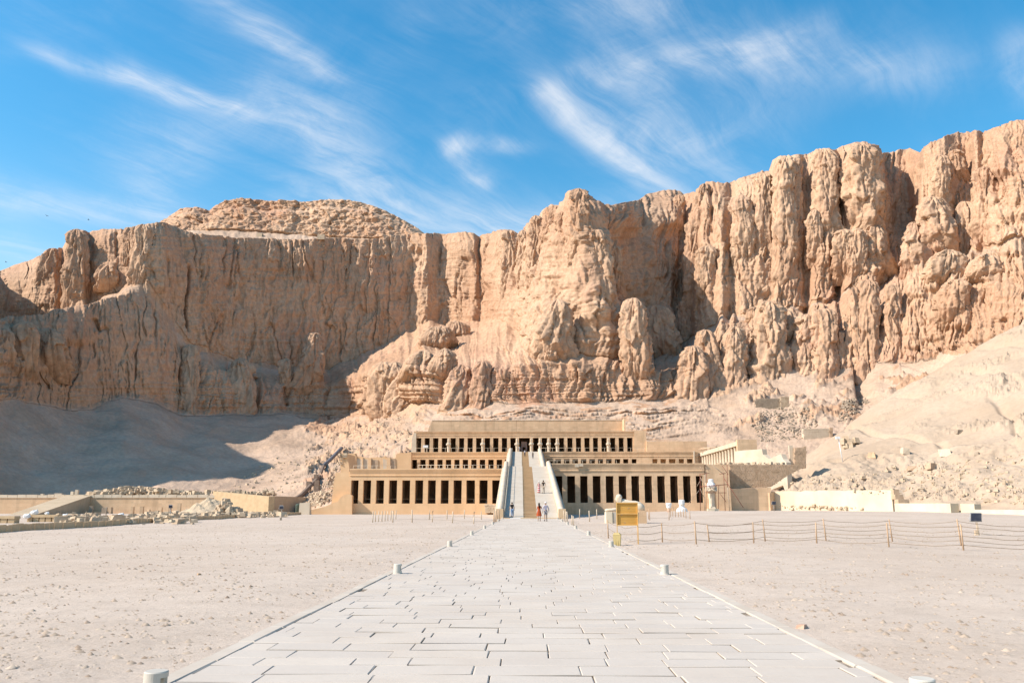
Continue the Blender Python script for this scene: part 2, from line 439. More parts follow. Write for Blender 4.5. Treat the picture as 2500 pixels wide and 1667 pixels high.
# rock columns and knobs, in enlarged views of the photograph: view, top x y, foot x y, half width top / foot, bulge
VIEW = {'A': (0, 480, 2.614), 'B': (450, 480, 2.614), 'C': (900, 480, 2.8), 'D': (1250, 450, 2.658), 'E': (1650, 350, 2.613), 'F': (2050, 280, 2.613)}
PILLARS = [
 ('D', 420, 130, 370, 1190, 125, 330, .62), ('D', 75, 300, 75, 620, 34, 40, .9), ('D', 158, 205, 150, 620, 50, 55, 1), ('D', 265, 140, 255, 380, 58, 60, 1), ('D', 435, 30, 445, 430, 60, 85, 1.2),
 ('D', 330, 180, 335, 600, 45, 60, .9), ('D', 548, 295, 570, 900, 66, 105, 1.0), ('D', 672, 400, 690, 660, 32, 36, 1), ('D', 340, 380, 330, 640, 58, 60, .7), ('D', 480, 330, 470, 720, 50, 60, .7),
 ('D', 600, 880, 610, 1170, 70, 90, .8), ('D', 295, 750, 265, 1165, 70, 150, .9), ('D', 165, 950, 150, 1140, 50, 60, 1), ('D', 250, 1050, 240, 1165, 50, 60, 1),
 ('D', 785, 740, 795, 1215, 72, 85, 1.5), ('D', 940, 785, 985, 1130, 80, 115, 1.5), ('D', 865, 965, 870, 1230, 34, 40, 1.9), ('D', 770, 100, 765, 290, 62, 60, .7), ('D', 965, 55, 975, 330, 142, 130, .75),
 ('D', 930, 420, 940, 620, 75, 70, .8), ('D', 1010, 300, 1010, 900, 100, 90, .5), ('D', 1140, 68, 1140, 300, 46, 44, .7), ('D', 1165, 240, 1180, 700, 48, 60, 1.2), ('D', 1110, 760, 1115, 1000, 34, 40, 1),
 ('D', 120, 700, 100, 960, 50, 70, .8), ('D', 210, 690, 190, 900, 40, 50, .7), ('D', 50, 760, 20, 960, 40, 60, .7),
 ('C', 965, 232, 965, 640, 76, 55, 1), ('C', 820, 246, 870, 800, 60, 60, .6), ('C', 640, 250, 640, 430, 105, 90, .35), ('C', 430, 250, 465, 540, 72, 35, .6), ('C', 285, 262, 270, 450, 55, 40, .5), ('C', 180, 285, 180, 420, 50, 50, .4),
 ('C', 590, 420, 540, 580, 60, 60, .6), ('C', 500, 885, 470, 1050, 110, 110, 1), ('C', 640, 850, 620, 960, 90, 90, .8), ('C', 110, 1130, 150, 1420, 120, 130, 1.1), ('C', 430, 1030, 350, 1400, 120, 150, .8), ('C', 560, 1010, 520, 1100, 80, 80, .6),
 ('C', 470, 890, 440, 1060, 78, 105, 1.3), ('C', 600, 850, 590, 1000, 66, 80, .95), ('C', 70, 1160, 60, 1330, 70, 100, 1.2), ('C', 180, 1130, 190, 1300, 60, 80, 1.0), ('C', 380, 1050, 330, 1250, 70, 110, 1.2), ('C', 520, 1040, 480, 1250, 60, 95, 1.1), ('C', 260, 1200, 230, 1400, 60, 100, 1.0), ('C', 120, 1290, 120, 1430, 60, 90, 1.0), ('C', 640, 1150, 600, 1380, 50, 90, .95), ('C', 780, 1120, 770, 1385, 46, 62, .9), ('C', 1060, 250, 1060, 520, 40, 44, .8), ('C', 930, 800, 960, 900, 60, 80, .6),
 ('A', 490, 213, 480, 660, 62, 75, 1), ('A', 335, 330, 300, 540, 40, 60, 1), ('A', 240, 403, 200, 740, 60, 70, .8), ('A', 80, 445, 70, 720, 50, 55, .8), ('A', 160, 415, 150, 580, 40, 44, .8), ('A', 640, 218, 640, 620, 112, 110, .5),
 ('A', 825, 196, 820, 395, 28, 30, 1.2), ('A', 870, 190, 880, 420, 30, 32, 1), ('A', 925, 178, 890, 520, 45, 60, 1.3), ('A', 1005, 176, 1010, 600, 72, 70, .7), ('A', 1085, 185, 1090, 540, 60, 56, .6), ('A', 690, 430, 680, 580, 52, 60, 1.1),
 ('A', 440, 425, 430, 670, 60, 66, .8), ('A', 290, 440, 300, 710, 60, 66, .8), ('A', 170, 795, 150, 1110, 66, 84, 1), ('A', 315, 840, 335, 1120, 75, 110, 1.1), ('A', 30, 845, 30, 1070, 52, 60, .9), ('A', 215, 885, 220, 1080, 50, 56, .7),
 ('A', 500, 650, 470, 940, 90, 115, .8), ('A', 705, 615, 690, 1220, 90, 95, .5), ('A', 1215, 945, 1210, 1260, 50, 46, 1.1), ('A', 600, 930, 610, 1180, 60, 70, .6), ('A', 830, 820, 800, 1220, 70, 80, .5), ('A', 980, 900, 990, 1250, 90, 100, .4),
 ('B', 180, 990, 205, 1370, 84, 90, .8), ('B', 355, 1035, 375, 1370, 70, 80, 1), ('B', 545, 1170, 555, 1372, 80, 100, .7), ('B', 650, 1035, 650, 1220, 36, 40, 1.1), ('B', 832, 868, 790, 1220, 34, 95, 1.2), ('B', 950, 920, 950, 1130, 52, 66, .6),
 ('B', 1030, 268, 1030, 450, 15, 15, 1.8), ('B', 975, 290, 955, 540, 38, 40, .7), ('B', 1160, 275, 1150, 720, 80, 80, .3), ('B', 560, 268, 590, 480, 90, 40, .5), ('B', 330, 280, 330, 640, 60, 55, .35), ('B', 150, 260, 150, 700, 66, 60, .35), ('B', 760, 280, 750, 600, 90, 70, .3),
 ('E', 20, 330, 10, 620, 32, 30, .9), ('E', 85, 330, 80, 500, 38, 38, .6), ('E', 185, 258, 130, 680, 42, 78, 1.2), ('E', 195, 655, 190, 980, 60, 62, .9), ('E', 285, 258, 295, 560, 62, 56, .25), ('E', 415, 335, 440, 720, 72, 62, 1), ('E', 555, 190, 560, 640, 56, 50, 1.1),
 ('E', 480, 240, 470, 400, 58, 56, .7), ('E', 690, 95, 690, 780, 66, 78, 1.2), ('E', 768, 95, 778, 500, 24, 24, 1.5), ('E', 830, 86, 842, 640, 38, 34, .6), ('E', 945, 42, 965, 560, 72, 86, 1.25), ('E', 880, 425, 880, 720, 40, 46, 1.1),
 ('E', 300, 620, 300, 1060, 56, 60, .7), ('E', 410, 830, 410, 1080, 50, 55, .7), ('E', 560, 640, 550, 960, 60, 60, .7), ('E', 640, 700, 660, 980, 50, 50, .7), ('E', 400, 630, 400, 760, 30, 34, .9),
 ('F', 130, 196, 150, 720, 108, 112, .9), ('F', 640, 262, 650, 540, 56, 46, 1.1), ('F', 730, 225, 765, 420, 45, 52, 1.1), ('F', 850, 118, 860, 380, 90, 86, .5), ('F', 1020, 108, 1010, 400, 96, 120, .8), ('F', 1135, 95, 1150, 320, 60, 60, .8),
 ('F', 920, 335, 940, 740, 60, 92, 1.2), ('F', 1110, 380, 1110, 580, 62, 70, .8), ('F', 585, 525, 625, 890, 60, 150, 1.2), ('F', 795, 555, 825, 900, 60, 75, 1.1), ('F', 470, 682, 472, 1000, 32, 98, 1.5),
 ('F', 20, 735, 20, 1020, 62, 66, .9), ('F', 105, 728, 92, 1020, 60, 62, .9), ('F', 225, 706, 255, 1030, 60, 105, 1.1), ('F', 180, 1055, 170, 1545, 50, 62, 1), ('F', 340, 1085, 340, 1420, 40, 44, 1.2), ('F', 520, 985, 480, 1170, 100, 100, .7),
 ('F', 690, 862, 640, 1120, 100, 125, 1), ('F', 745, 1050, 705, 1370, 100, 120, .9), ('F', 935, 890, 905, 1080, 82, 104, 1), ('F', 1060, 690, 1060, 920, 110, 120, .8), ('F', 90, 1100, 122, 1545, 18, 18, 1.8), ('F', 205, 1350, 218, 1545, 20, 20, 1.7),
 ('F', 310, 1200, 350, 1500, 24, 26, 1.4), ('F', 60, 1280, 60, 1545, 20, 22, 1.4), ('F', 480, 1200, 470, 1500, 70, 80, .7), ('F', 600, 1200, 600, 1450, 60, 80, .7),
 ('E', 110, 1290, 100, 1520, 58, 108, 1.3), ('E', 190, 1188, 212, 1470, 46, 84, 1.3), ('E', 372, 1168, 350, 1500, 42, 92, 1.5), ('E', 590, 1005, 600, 1420, 68, 112, 1.2), ('E', 692, 1062, 702, 1250, 38, 62, 1.4), ('E', 830, 1090, 822, 1440, 44, 90, 1.2),
 ('E', 940, 1052, 960, 1410, 52, 82, 1.3), ('E', 1040, 1200, 1052, 1400, 20, 22, 1.7), ('E', 60, 1000, 72, 1220, 30, 32, 1.2), ('E', 850, 970, 840, 1060, 60, 70, .8), ('E', 500, 1045, 500, 1140, 40, 44, .9),
]
# recesses (dark bays between the columns)
HOLLOWS = [('D', 700, 300, 740, 900, 120, 130, 16), ('D', 1090, 500, 1080, 960, 60, 60, 10), ('F', 370, 250, 420, 760, 150, 90, 16), ('F', 35, 270, 50, 720, 34, 36, 10), ('F', 880, 560, 890, 880, 50, 40, 10), ('F', 1010, 380, 1030, 560, 45, 45, 8),
           ('E', 1085, 90, 1100, 540, 40, 30, 10), ('F', 820, 260, 840, 420, 60, 50, 8), ('D', 460, 800, 470, 1150, 60, 60, 5), ('F', 590, 750, 590, 880, 40, 40, 8), ('C', 700, 300, 760, 760, 70, 120, 3)]
CRACKS = [('C', 155, 290, 158, 1040, 7, 4), ('C', 503, 270, 500, 540, 8, 5), ('C', 745, 262, 758, 600, 8, 6), ('C', 18, 330, 10, 480, 6, 3), ('C', 80, 620, 40, 1000, 5, 2), ('C', 590, 640, 640, 860, 6, 3), ('C', 345, 1090, 345, 1320, 7, 4), ('C', 470, 1090, 468, 1230, 6, 3),
          ('A', 1060, 360, 1070, 600, 7, 5), ('A', 1190, 440, 1190, 870, 8, 6), ('A', 950, 250, 960, 330, 7, 4), ('A', 750, 240, 745, 400, 9, 5), ('A', 540, 240, 480, 420, 9, 5), ('A', 600, 940, 600, 1040, 8, 4), ('A', 880, 940, 860, 1180, 7, 4), ('A', 1155, 960, 1150, 1280, 12, 7),
          ('A', 80, 880, 95, 1030, 16, 8), ('A', 130, 1060, 190, 930, 7, 4), ('A', 270, 920, 330, 860, 7, 4), ('A', 600, 780, 640, 870, 18, 8), ('B', 335, 330, 300, 650, 7, 4), ('B', 240, 260, 230, 330, 7, 3), ('B', 450, 870, 410, 1030, 9, 5), ('B', 998, 860, 1002, 1070, 8, 6),
          ('B', 875, 1080, 870, 1180, 10, 5), ('B', 650, 1220, 650, 1340, 18, 10), ('B', 460, 1150, 455, 1370, 16, 8), ('B', 920, 1230, 910, 1350, 8, 4), ('B', 690, 450, 690, 590, 5, 2.5), ('B', 780, 500, 785, 580, 5, 2.5), ('B', 1190, 300, 1180, 600, 6, 3), ('B', 1100, 560, 1080, 680, 5, 3), ('B', 20, 470, 10, 860, 8, 5), ('B', 120, 440, 110, 520, 7, 4),
          ('D', 205, 440, 205, 640, 10, 5), ('D', 335, 150, 310, 300, 10, 5), ('D', 350, 290, 395, 440, 8, 4), ('D', 580, 560, 620, 760, 7, 4), ('D', 650, 180, 640, 260, 8, 3), ('D', 820, 120, 835, 280, 8, 5), ('D', 1090, 320, 1080, 760, 10, 7), ('D', 905, 1010, 915, 1220, 10, 6), ('D', 240, 1170, 238, 1260, 4, 2),
          ('E', 225, 290, 240, 580, 12, 8), ('E', 55, 480, 40, 900, 12, 7), ('E', 110, 500, 160, 780, 7, 4), ('E', 790, 110, 800, 540, 8, 6), ('E', 740, 160, 780, 460, 8, 4), ('E', 560, 480, 640, 640, 8, 4), ('E', 1040, 150, 1080, 540, 10, 6), ('E', 430, 400, 500, 420, 7, 3), ('E', 270, 600, 272, 740, 8, 4), ('F', 690, 540, 880, 790, 8, 4), ('F', 660, 330, 720, 420, 9, 5)]

def rock_spur(x0, y0, x1, y1, h0, h1, Yf, Yt, seed, left, parent, sink):
    """one free-standing rounded buttress: a capped column of rock, fluted and broken, in metres"""
    na, nr_ = 62, 100
    a = np.linspace(-.30, np.pi + .30, na)[None, :]; t = np.linspace(0, 1, nr_)[:, None] ** 1.25 * (1.30 if sink else 1 + max(.24, 11 / max(2.0, (y1 - y0) * Yf / F_PX)))
    R1_ = h1 * Yf / F_PX
    xc, yc, Yc = x0 + (x1 - x0) * t, y0 + (y1 - y0) * t, Yt + (Yf - Yt) * t
    if sink: Yc = Yc + R1_ * 1.5 * np.clip((t - .62) / .68, 0, 1) ** 1.5       # the foot runs back into the wall
    C = at_np(xc[:, 0], yc[:, 0], Yc[:, 0])
    m0 = Yt / F_PX; R0, R1 = h0 * m0, h1 * Yf / F_PX
    H = C[0, 2] - C[:, 2]
    cap = np.sqrt(np.clip(1 - (1 - np.clip(H / (1.5 * R0 + .01), 0, 1)) ** 2, 0, 1)) ** .9
    Rr = ((R0 + (R1 - R0) * np.clip(t[:, 0], 0, 1)) * cap)[:, None]
    se = 1 / (np.abs(np.cos(a)) ** 2.6 + np.abs(np.sin(a)) ** 2.6) ** (1 / 2.6)
    S = a * (R0 + R1) * .5 + seed * 13.7; Zz = np.broadcast_to(C[:, 2:3], (nr_, na)); S = np.broadcast_to(S, Zz.shape)
    k = 1 - .35 * left
    wob = fbm(S / 7, Zz / 14, seed, 3)
    d = .16 * Rr * wob * 1.6
    d = d + k * facets(S / 3.4 + .4 * wob, Zz / 8.5, seed + 1) * min(1.7, .30 * R1) + k * facets(S / 1.35 + .5 * gnoise(S / 2, Zz / 4, seed + 8), Zz / 2.6, seed + 2) * .5 + k * facets(S / .6, Zz / 1.0, seed + 7) * .14
    rg = 1 - np.abs(gnoise(S / 1.9 + .5 * wob, Zz / 13, seed + 3)) * 2.2
    d = d + np.clip(rg, 0, 1) ** 1.5 * .8 - (1 - sstep(0, .10, np.abs(gnoise(S / 4.6, Zz / 30, seed + 4)))) * min(1.2, .2 * R1)
    d = d + fbm(S / 1.1, Zz / 1.6, seed + 5, 2) * .18
    rad = Rr * se + d * np.clip(Rr / (R0 * .8 + .01), 0, 1) ** 1.5
    ca = a + np.pi                                                              # only the side that stands free of the wall
    V = np.stack([C[:, 0:1] + rad * np.cos(ca), C[:, 1:2] + rad * np.sin(ca) * .85, C[:, 2:3] + 0 * rad], -1)
    V[..., 2] += (fbm(V[..., 0] / 2, V[..., 1] / 2, seed + 6, 2) * .5) * np.clip(1 - cap, 0, 1)[:, None]
    o = link('rock_spur', grid_mesh('rock_spur', V[::-1], True, {'sand': np.zeros(V.shape[:2])}), ROCK, parent)
    return o

def build_cliff():
    cols = np.concatenate([np.linspace(-1500, -30, 130, endpoint=False), np.linspace(-30, 2390, 1400, endpoint=False), np.linspace(2390, 3900, 110)]) * K
    ku = np.array([k[0] for k in KEY], float) * K
    def keyi(j, q):
        v = np.interp(cols, ku, [k[1 + j][q] for k in KEY])
        n = 41; ker = np.hanning(n); ker /= ker.sum()      # round the corners of the interpolation
        return np.convolve(np.pad(v, n // 2, mode='edge'), ker, 'valid')
    Ys = [keyi(j, 0) for j in range(5)]
    ys = [keyi(j, 1) * K for j in range(5)]
    sk = np.interp(cols, np.array([s[0] for s in SKYLINE]) * K, np.array([s[1] for s in SKYLINE]) * K)
    inside = (cols > -50 * K) & (cols < 2400 * K)
    ys[4] = np.where(inside, sk, ys[4])
    rgt = sstep(1540 * K, 1640 * K, cols)
    wob = fbm(cols / 60, cols * 0, 301, 3) * 20 + fbm(cols / 17, cols * 0, 302, 2) * 7
    ys[2] = ys[2] + wob * (.35 + .9 * rgt); ys[3] = ys[3] + wob * (.3 + .8 * rgt) + fbm(cols / 45, cols * 0 + 5, 303, 2) * 9
    ys[3] = np.where(cols > 300 * K, np.minimum(ys[3], ys[2] - 6), ys[3])
    Ys[2] = Ys[2] + fbm(cols / 50, cols * 0 + 9, 304, 3) * 3.0
    MOD = [(-60, 0), (60, 0), (130, -6), (150, 6), (165, -8), (195, -6), (205, 4), (300, 2), (335, -8), (375, -8), (400, 0), (470, -3), (520, 2), (640, 0), (700, -4), (800, 0), (860, -5), (950, 2), (985, -8), (1010, 3), (1060, -6), (1094, -5), (1106, 6), (1140, -5), (1160, -10), (1185, -2), (1194, 6), (1205, -8), (1230, -12), (1300, -20), (1340, -28), (1400, -26), (1430, -14), (1445, 16), (1480, 28), (1560, 30), (1588, 24), (1600, 4), (1622, -9), (1660, -10), (1680, 3), (1700, -5), (1740, -6), (1768, -1), (1782, -10), (1828, -10),
           (1850, -1), (1872, -12), (1900, -13), (1918, 5), (1932, -10), (1990, -13), (2012, 2), (2040, 18), (2085, 22), (2106, 4), (2122, -10), (2168, -12), (2200, 6), (2228, 9), (2246, -4), (2262, 5), (2300, -10), (2352, -8), (2500, 0)]
    md = np.interp(cols, np.array([m[0] for m in MOD]) * K, np.array([m[1] for m in MOD], float)); kr = np.hanning(11); kr /= kr.sum()
    md = np.convolve(np.pad(md, 5, mode='edge'), kr, 'valid')
    Ys[4] = Ys[4] + md; Ys[3] = Ys[3] + md * .55
    nseg = [110, 110, 84, 225]
    Yr, yr, seg, par = [], [], [], []
    for j, n in enumerate(nseg):
        t = np.linspace(0, 1, n, endpoint=(j == 3))[:, None]
        if j == 0: ty, tY = t, t
        elif j == 2: ty, tY = t ** 1.0, t
        else: ty, tY = t, .62 * t + .38 * t ** 6
        Yr.append(Ys[j] + (Ys[j + 1] - Ys[j]) * tY); yr.append(ys[j] + (ys[j + 1] - ys[j]) * ty)
        seg.append(np.full((n, len(cols)), j)); par.append(np.broadcast_to(t, (n, len(cols))))
    Yr, yr, seg, par = np.vstack(Yr), np.vstack(yr), np.vstack(seg), np.vstack(par)
    U = np.broadcast_to(cols, yr.shape)
    # outward horizontal normals along the face
    Pm = at_np(cols, ys[2], Ys[2] * .5 + Ys[4] * .5)
    dx, dy = np.gradient(Pm[:, 0]), np.gradient(Pm[:, 1])
    n = 161; ker = np.hanning(n); ker /= ker.sum()
    dx, dy = (np.convolve(np.pad(a, n // 2, mode='edge'), ker, 'valid') for a in (dx, dy))
    ln = np.hypot(dx, dy); nx, ny = dy / ln, -dx / ln
    # lean the push a little towards straight out of the bay so columns stand apart from one another
    nx, ny = nx * .6, ny * .6 - .4; ln = np.hypot(nx, ny); nx, ny = nx / ln, ny / ln
    wall = np.where((seg == 1) | (seg == 3), 1.0, 0.0)
    wall = np.where(seg == 2, .35 + .65 * np.clip(np.abs(par - .5) * 2 - .4, 0, 1), wall)
    cr = sstep(900 * K, 980 * K, U) * (1 - sstep(1480 * K, 1560 * K, U)) * (seg == 2)
    wall = np.where(seg == 2, np.maximum(wall, .85 * cr), wall)
    wall = np.where(seg == 0, sstep(.93, 1.0, par), wall)
    m_px = Yr / F_PX                                              # metres per photograph pixel
    # domain warp
    wx = fbm(U / 90, yr / 90, 3, 3) * 9 + fbm(U / 26, yr / 26, 31, 2) * 3.5
    wy = fbm(U / 90, yr / 90, 7, 3) * 14
    Xw, Yw = U + wx, yr + wy
    disp = np.zeros_like(yr)
    # random columns at three sizes, under and between the listed ones
    f1, f2, cid = voro(Xw / 62, Yw / 250, 11)
    lob = np.sqrt(np.clip(1 - (f1 / .78) ** 2, 0, 1)); disp += wall * lob * (1.6 + 2.6 * cid)
    left = np.clip(1 - (U - 300) / 900, 0, 1)                    # the shaded wall is smoother
    disp *= 1 - .45 * left
    pil = np.zeros_like(yr); big = np.zeros_like(yr)
    for (v, x0, y0, x1, y1, h0, h1, b) in PILLARS:
        ox, oy, s = VIEW[v]
        x0, y0, x1, y1, h0, h1 = ox + x0 / s, oy + y0 / s, ox + x1 / s, oy + y1 / s, h0 / s, h1 / s
        h0 *= 1.06; h1 *= 1.06
        c0, c1 = np.searchsorted(cols, [min(x0 - h0, x1 - h1) - 25, max(x0 + h0, x1 + h1) + 25])
        sl = (slice(None), slice(c0, c1))
        t = np.clip((yr[sl] - y0) / (y1 - y0), 0, 1.3)
        xc = x0 + (x1 - x0) * t; hw = h0 + (h1 - h0) * np.clip(t, 0, 1)
        r = (U[sl] + wx[sl] * .55 - xc) / hw
        pr = np.clip(1 - np.abs(r) ** 2.4, 0, 1) ** .55
        up = np.clip((yr[sl] + wy[sl] * .15 - y0) / (1.7 * h0), 0, 1); cap = np.sqrt(np.clip(1 - (1 - up) ** 2, 0, 1))
        foot = 1 - (sstep(.78, 1.1, t) if h0 * s > 118 and b < .9 else sstep(.93, 1.12, t))
        hh = b * (h0 * .6 + hw * .4) * m_px[sl] * pr * cap * foot
        if h0 * s > 118 and b < .9: big[sl] = np.maximum(big[sl], hh)
        else: pil[sl] = np.maximum(pil[sl], hh)
    wallp = np.maximum(wall, .75 * (seg == 2))
    hol = np.zeros_like(yr)
    for (v, x0, y0, x1, y1, h0, h1, b) in HOLLOWS:
        ox, oy, s = VIEW[v]
        t = np.clip((yr - (oy + y0 / s)) / ((y1 - y0) / s), 0, 1)
        hw = (h0 + (h1 - h0) * t) / s
        r = np.abs(U + wx - (ox + (x0 + (x1 - x0) * t) / s)) / hw
        e = sstep(oy + y0 / s - 25, oy + y0 / s + 25, yr) * (1 - sstep(oy + y1 / s - 30, oy + y1 / s + 30, yr))
        hol = np.maximum(hol, b * (1 - sstep(.25, 1.15, r)) * e)
    disp = big * wallp + np.maximum(disp * .8 - hol * wall, pil * wallp * .8 - .35 * hol * wall + disp * .25)
    # medium flutes, small knobs, horizontal beds
    f1, f2, cid = voro(Xw / 21 + fbm(U / 60, yr / 120, 41, 2) * .8, Yw / 95, 23)
    rough = .55 + .45 * sstep(-.3, .5, fbm(U / 150, yr / 110, 77, 2))
    disp += wall * rough * np.sqrt(np.clip(1 - (f1 / .8) ** 2, 0, 1)) * (1.1 + 1.2 * cid) * (1 - .5 * left)
    f1, f2, cid = voro(Xw / 8.5, Yw / 26, 29)
    disp += wall * rough * (1 - np.clip(f1, 0, 1)) * (.45 + .4 * cid) * (1 - .45 * left)
    disp += wall * (fbm(U / 38, yr / 60, 5, 5, .55) * 1.0)
    for sx_, sy_, am, wd, sd_ in ((34, 210, 1.9, .10, 201), (15, 110, .9, .12, 202)):
        g_ = np.abs(gnoise(Xw / sx_, Yw / sy_, sd_)); on = sstep(-.15, .35, gnoise(U / 60, yr / 140, sd_ + 9))
        disp -= wall * am * on * (1 - sstep(0, wd, g_))
    fr = sstep(-.35, .35, fbm(U / 110, yr / 90, 401, 3))
    disp += wall * (.35 + .65 * fr) * (1 - .6 * left) * facets(Xw / 24 + .5 * gnoise(U / 30, yr / 60, 402), Yw / 62, 403) * 1.5
    disp += wall * (.3 + .7 * fr) * (1 - .6 * left) * facets(Xw / 9.5 + .4 * gnoise(U / 12, yr / 24, 412), Yw / 20, 413) * .6
    rg = 1 - np.abs(gnoise(Xw / 13, Yw / 85, 421)) * 2.2
    disp += wall * (.4 + .6 * (1 - fr)) * np.clip(rg, 0, 1) ** 1.5 * .9
    beds = fbm(U / 220, yr / 7.5, 13, 2)
    disp += wall * beds * (.30 + .35 * sstep(860 * K, 900 * K, yr))
    for (v, x0, y0, x1, y1, hw, dp) in CRACKS:
        ox, oy, s = VIEW[v]
        if abs(y1 - y0) < 40: continue
        t = (yr - (oy + y0 / s)) / ((y1 - y0) / s)
        xc = ox + (x0 + (x1 - x0) * np.clip(t, 0, 1)) / s
        r = np.abs(U + wx * .6 - xc) / (hw / s * (1.25 - .5 * np.clip(t, 0, 1)))
        e = sstep(-.03, .05, t) * (1 - sstep(.9, 1.05, t))
        disp -= dp * .6 * np.clip(1 - r * .8, 0, 1) ** .8 * e * wall * (.5 + .5 * np.clip(.5 + fbm(U * 0 + x0, yr / 30, 5, 2), 0, 1))
    # lower band above the temple: drips and a sheer face
    V = at_np(U, yr, Yr)
    fade = np.ones_like(yr); fade[-1] = 1
    V[..., 0] += disp * nx; V[..., 1] += disp * ny
    # scree and ledges: heaped, gullied, with hard beds standing out
    scr = np.where(seg == 0, 1 - sstep(.93, 1.0, par), 0) + np.where(seg == 2, .6 * np.sin(np.pi * par) * (1 - .75 * cr), 0)
    cen = sstep(930 * K, 1020 * K, U) * (1 - sstep(1520 * K, 1640 * K, U))
    zsc = fbm(V[..., 0] / 14, V[..., 1] / 14, 51, 4, .45) * 1.1 + fbm(V[..., 0] / 2.6, V[..., 1] / 2.6, 61, 3, .6) * .10
    rub = sstep(660 * K, 760 * K, U) * (1 - sstep(930 * K, 1010 * K, U)) * .9
    f1, f2, cid = voro(V[..., 0] / 2.4, V[..., 1] / 2.4, 88)
    zsc += rub * (1 - f1) * 1.3 * cid + rub * np.abs(facets(V[..., 0] / 4.5, V[..., 1] / 3, 601)) * 1.4
    V[..., 2] += scr * zsc
    beds_y = (yr - 948 * K) / K + fbm(U / 120, yr / 400, 19, 3) * 6
    stair = np.zeros_like(yr)
    for b0, h in ((-8, 1.4), (0, 2.4), (7, 1.6), (13, 1.2), (24, 2.0), (30, 1.6), (36, 1.5), (42, 1.3), (48, 1.2)):
        stair += h * (sstep(b0 - 1.8, b0, beds_y) * (1 - sstep(b0 + 1, b0 + 6, beds_y))) * (.75 + .7 * fbm(U / 42, yr / 60, 91 + b0, 3) + .25 * fbm(U / 7, yr / 30, 191 + b0, 2))
    V[..., 1] -= stair * np.maximum(cen, .7 * sstep(1500 * K, 1580 * K, U) * (1 - sstep(1640 * K, 1720 * K, U))) * (seg == 0)
    wadi = (yr - 850 * K) / K
    right = sstep(1560 * K, 1680 * K, U)
    b2 = fbm(U / 300 + yr / 260, yr / 9 - U / 55, 37, 3)
    V[..., 2] += right * (seg == 0) * np.clip(b2, 0, 1) * 1.2 * sstep(.02, .2, par)
    # the gully beside the sand slope
    g = np.exp(-((U / K - (1985 + (yr / K - 860) * .12)) / 16) ** 2) * sstep(835, 850, yr / K) * (1 - sstep(905, 945, yr / K))
    V[..., 1] += 9 * g
    oc = sstep(.05, .40, fbm(U / 95 + yr / 60, yr / 40, 501, 4)) * (seg == 0) * np.maximum(right * sstep(.25, .5, par), .8 * sstep(640 * K, 740 * K, U) * (1 - cen) * (1 - right) * sstep(.05, .2, par))
    V[..., 2] += oc * (1.0 + 1.6 * np.abs(facets(V[..., 0] / 3.2, V[..., 1] / 2.2, 503)) + .8 * fbm(U / 12, yr / 5, 507, 3))
    # a flat top going back from the edge
    back = []
    for k, (dd, dz) in enumerate(((2, .5), (6, 1.0), (16, 1.2), (45, .5), (120, -6), (220, -30), (300, -120))):
        b = V[-1].copy()
        rad = b[:, :2] / np.linalg.norm(b[:, :2], axis=1, keepdims=True)
        b[:, :2] += rad * dd; b[:, 2] += dz + fbm(b[:, 0] / 8, b[:, 1] / 8, 70 + k, 3) * min(.8, dd * .1)
        if dd > 40:                                              # towards the open left the top falls away
            b[:, 2] -= (1 - sstep(-500 * K, 40 * K, cols)) * dd * .8
        back.append(b)
    V = np.concatenate([V, np.array(back)], 0)
    sand = np.concatenate([np.clip(scr, 0, 1) * np.where(seg == 0, 1 - .62 * cen * np.clip(.35 + 2.2 * fbm(U / 70, yr / 8, 611, 3), 0, 1), 1.0) * (1 - .55 * rub) * (1 - .75 * oc), np.full((len(back), len(cols)), .75)], 0)
    sand[-len(back)] = .3
    first = V[:1].copy(); first[..., 1] -= 2; first[..., 2] = -1.5
    V = np.concatenate([first, V], 0); sand = np.concatenate([sand[:1], sand], 0)
    r0 = nseg[0] - 5
    top, low = V[r0:], V[:r0 + 2]
    cliff = link('cliff', grid_mesh('cliff', top, True, {'sand': sand[r0:]}), ROCK, kind='structure')
    Vs = V[1:1 + len(yr)]
    def Yat(x, y):
        c_ = int(np.clip(np.searchsorted(cols, x), 0, len(cols) - 1)); yy = np.minimum.accumulate(yr[:, c_])
        return float(np.interp(-y, -yy, Vs[:, c_, 1]))
    for i, (v, x0, y0, x1, y1, h0, h1, b) in enumerate(PILLARS):
        if b < .9: continue
        ox, oy, s = VIEW[v]
        x0, y0, x1, y1, h0, h1 = ox + x0 / s, oy + y0 / s, ox + x1 / s, oy + y1 / s, h0 / s, h1 / s
        Yf = np.median([Yat(x1 + q * h1, y1 - 4) for q in (-.5, 0, .5)]); Ys_ = min(Yat(x0 + q * h0 * .7, y0 + 1.5 * h0) for q in (-1, 0, 1))
        hz = (y1 - y0) * Yf / F_PX; R1 = h1 * Yf / F_PX; R0 = h0 * Yf / F_PX
        Yt = Yf + np.clip(Ys_ - Yf, .05 * hz, .30 * hz)
        push = min(1.0, .35 + .35 * b)
        rock_spur(x0, y0, x1, y1, h0, h1, Yf + R1 * (1 - push) , Yt + R0 * (1 - push), 1000 + i * 31, float(np.clip(1 - (x0 - 300) / 900, 0, 1)), cliff, y1 < np.interp(x1, cols, ys[1]) - 42)
    link('scree_slope', grid_mesh('scree_slope', low, True, {'sand': np.clip(sand[:r0 + 2], 0, 1)}), ROCK, kind='structure')
build_cliff()

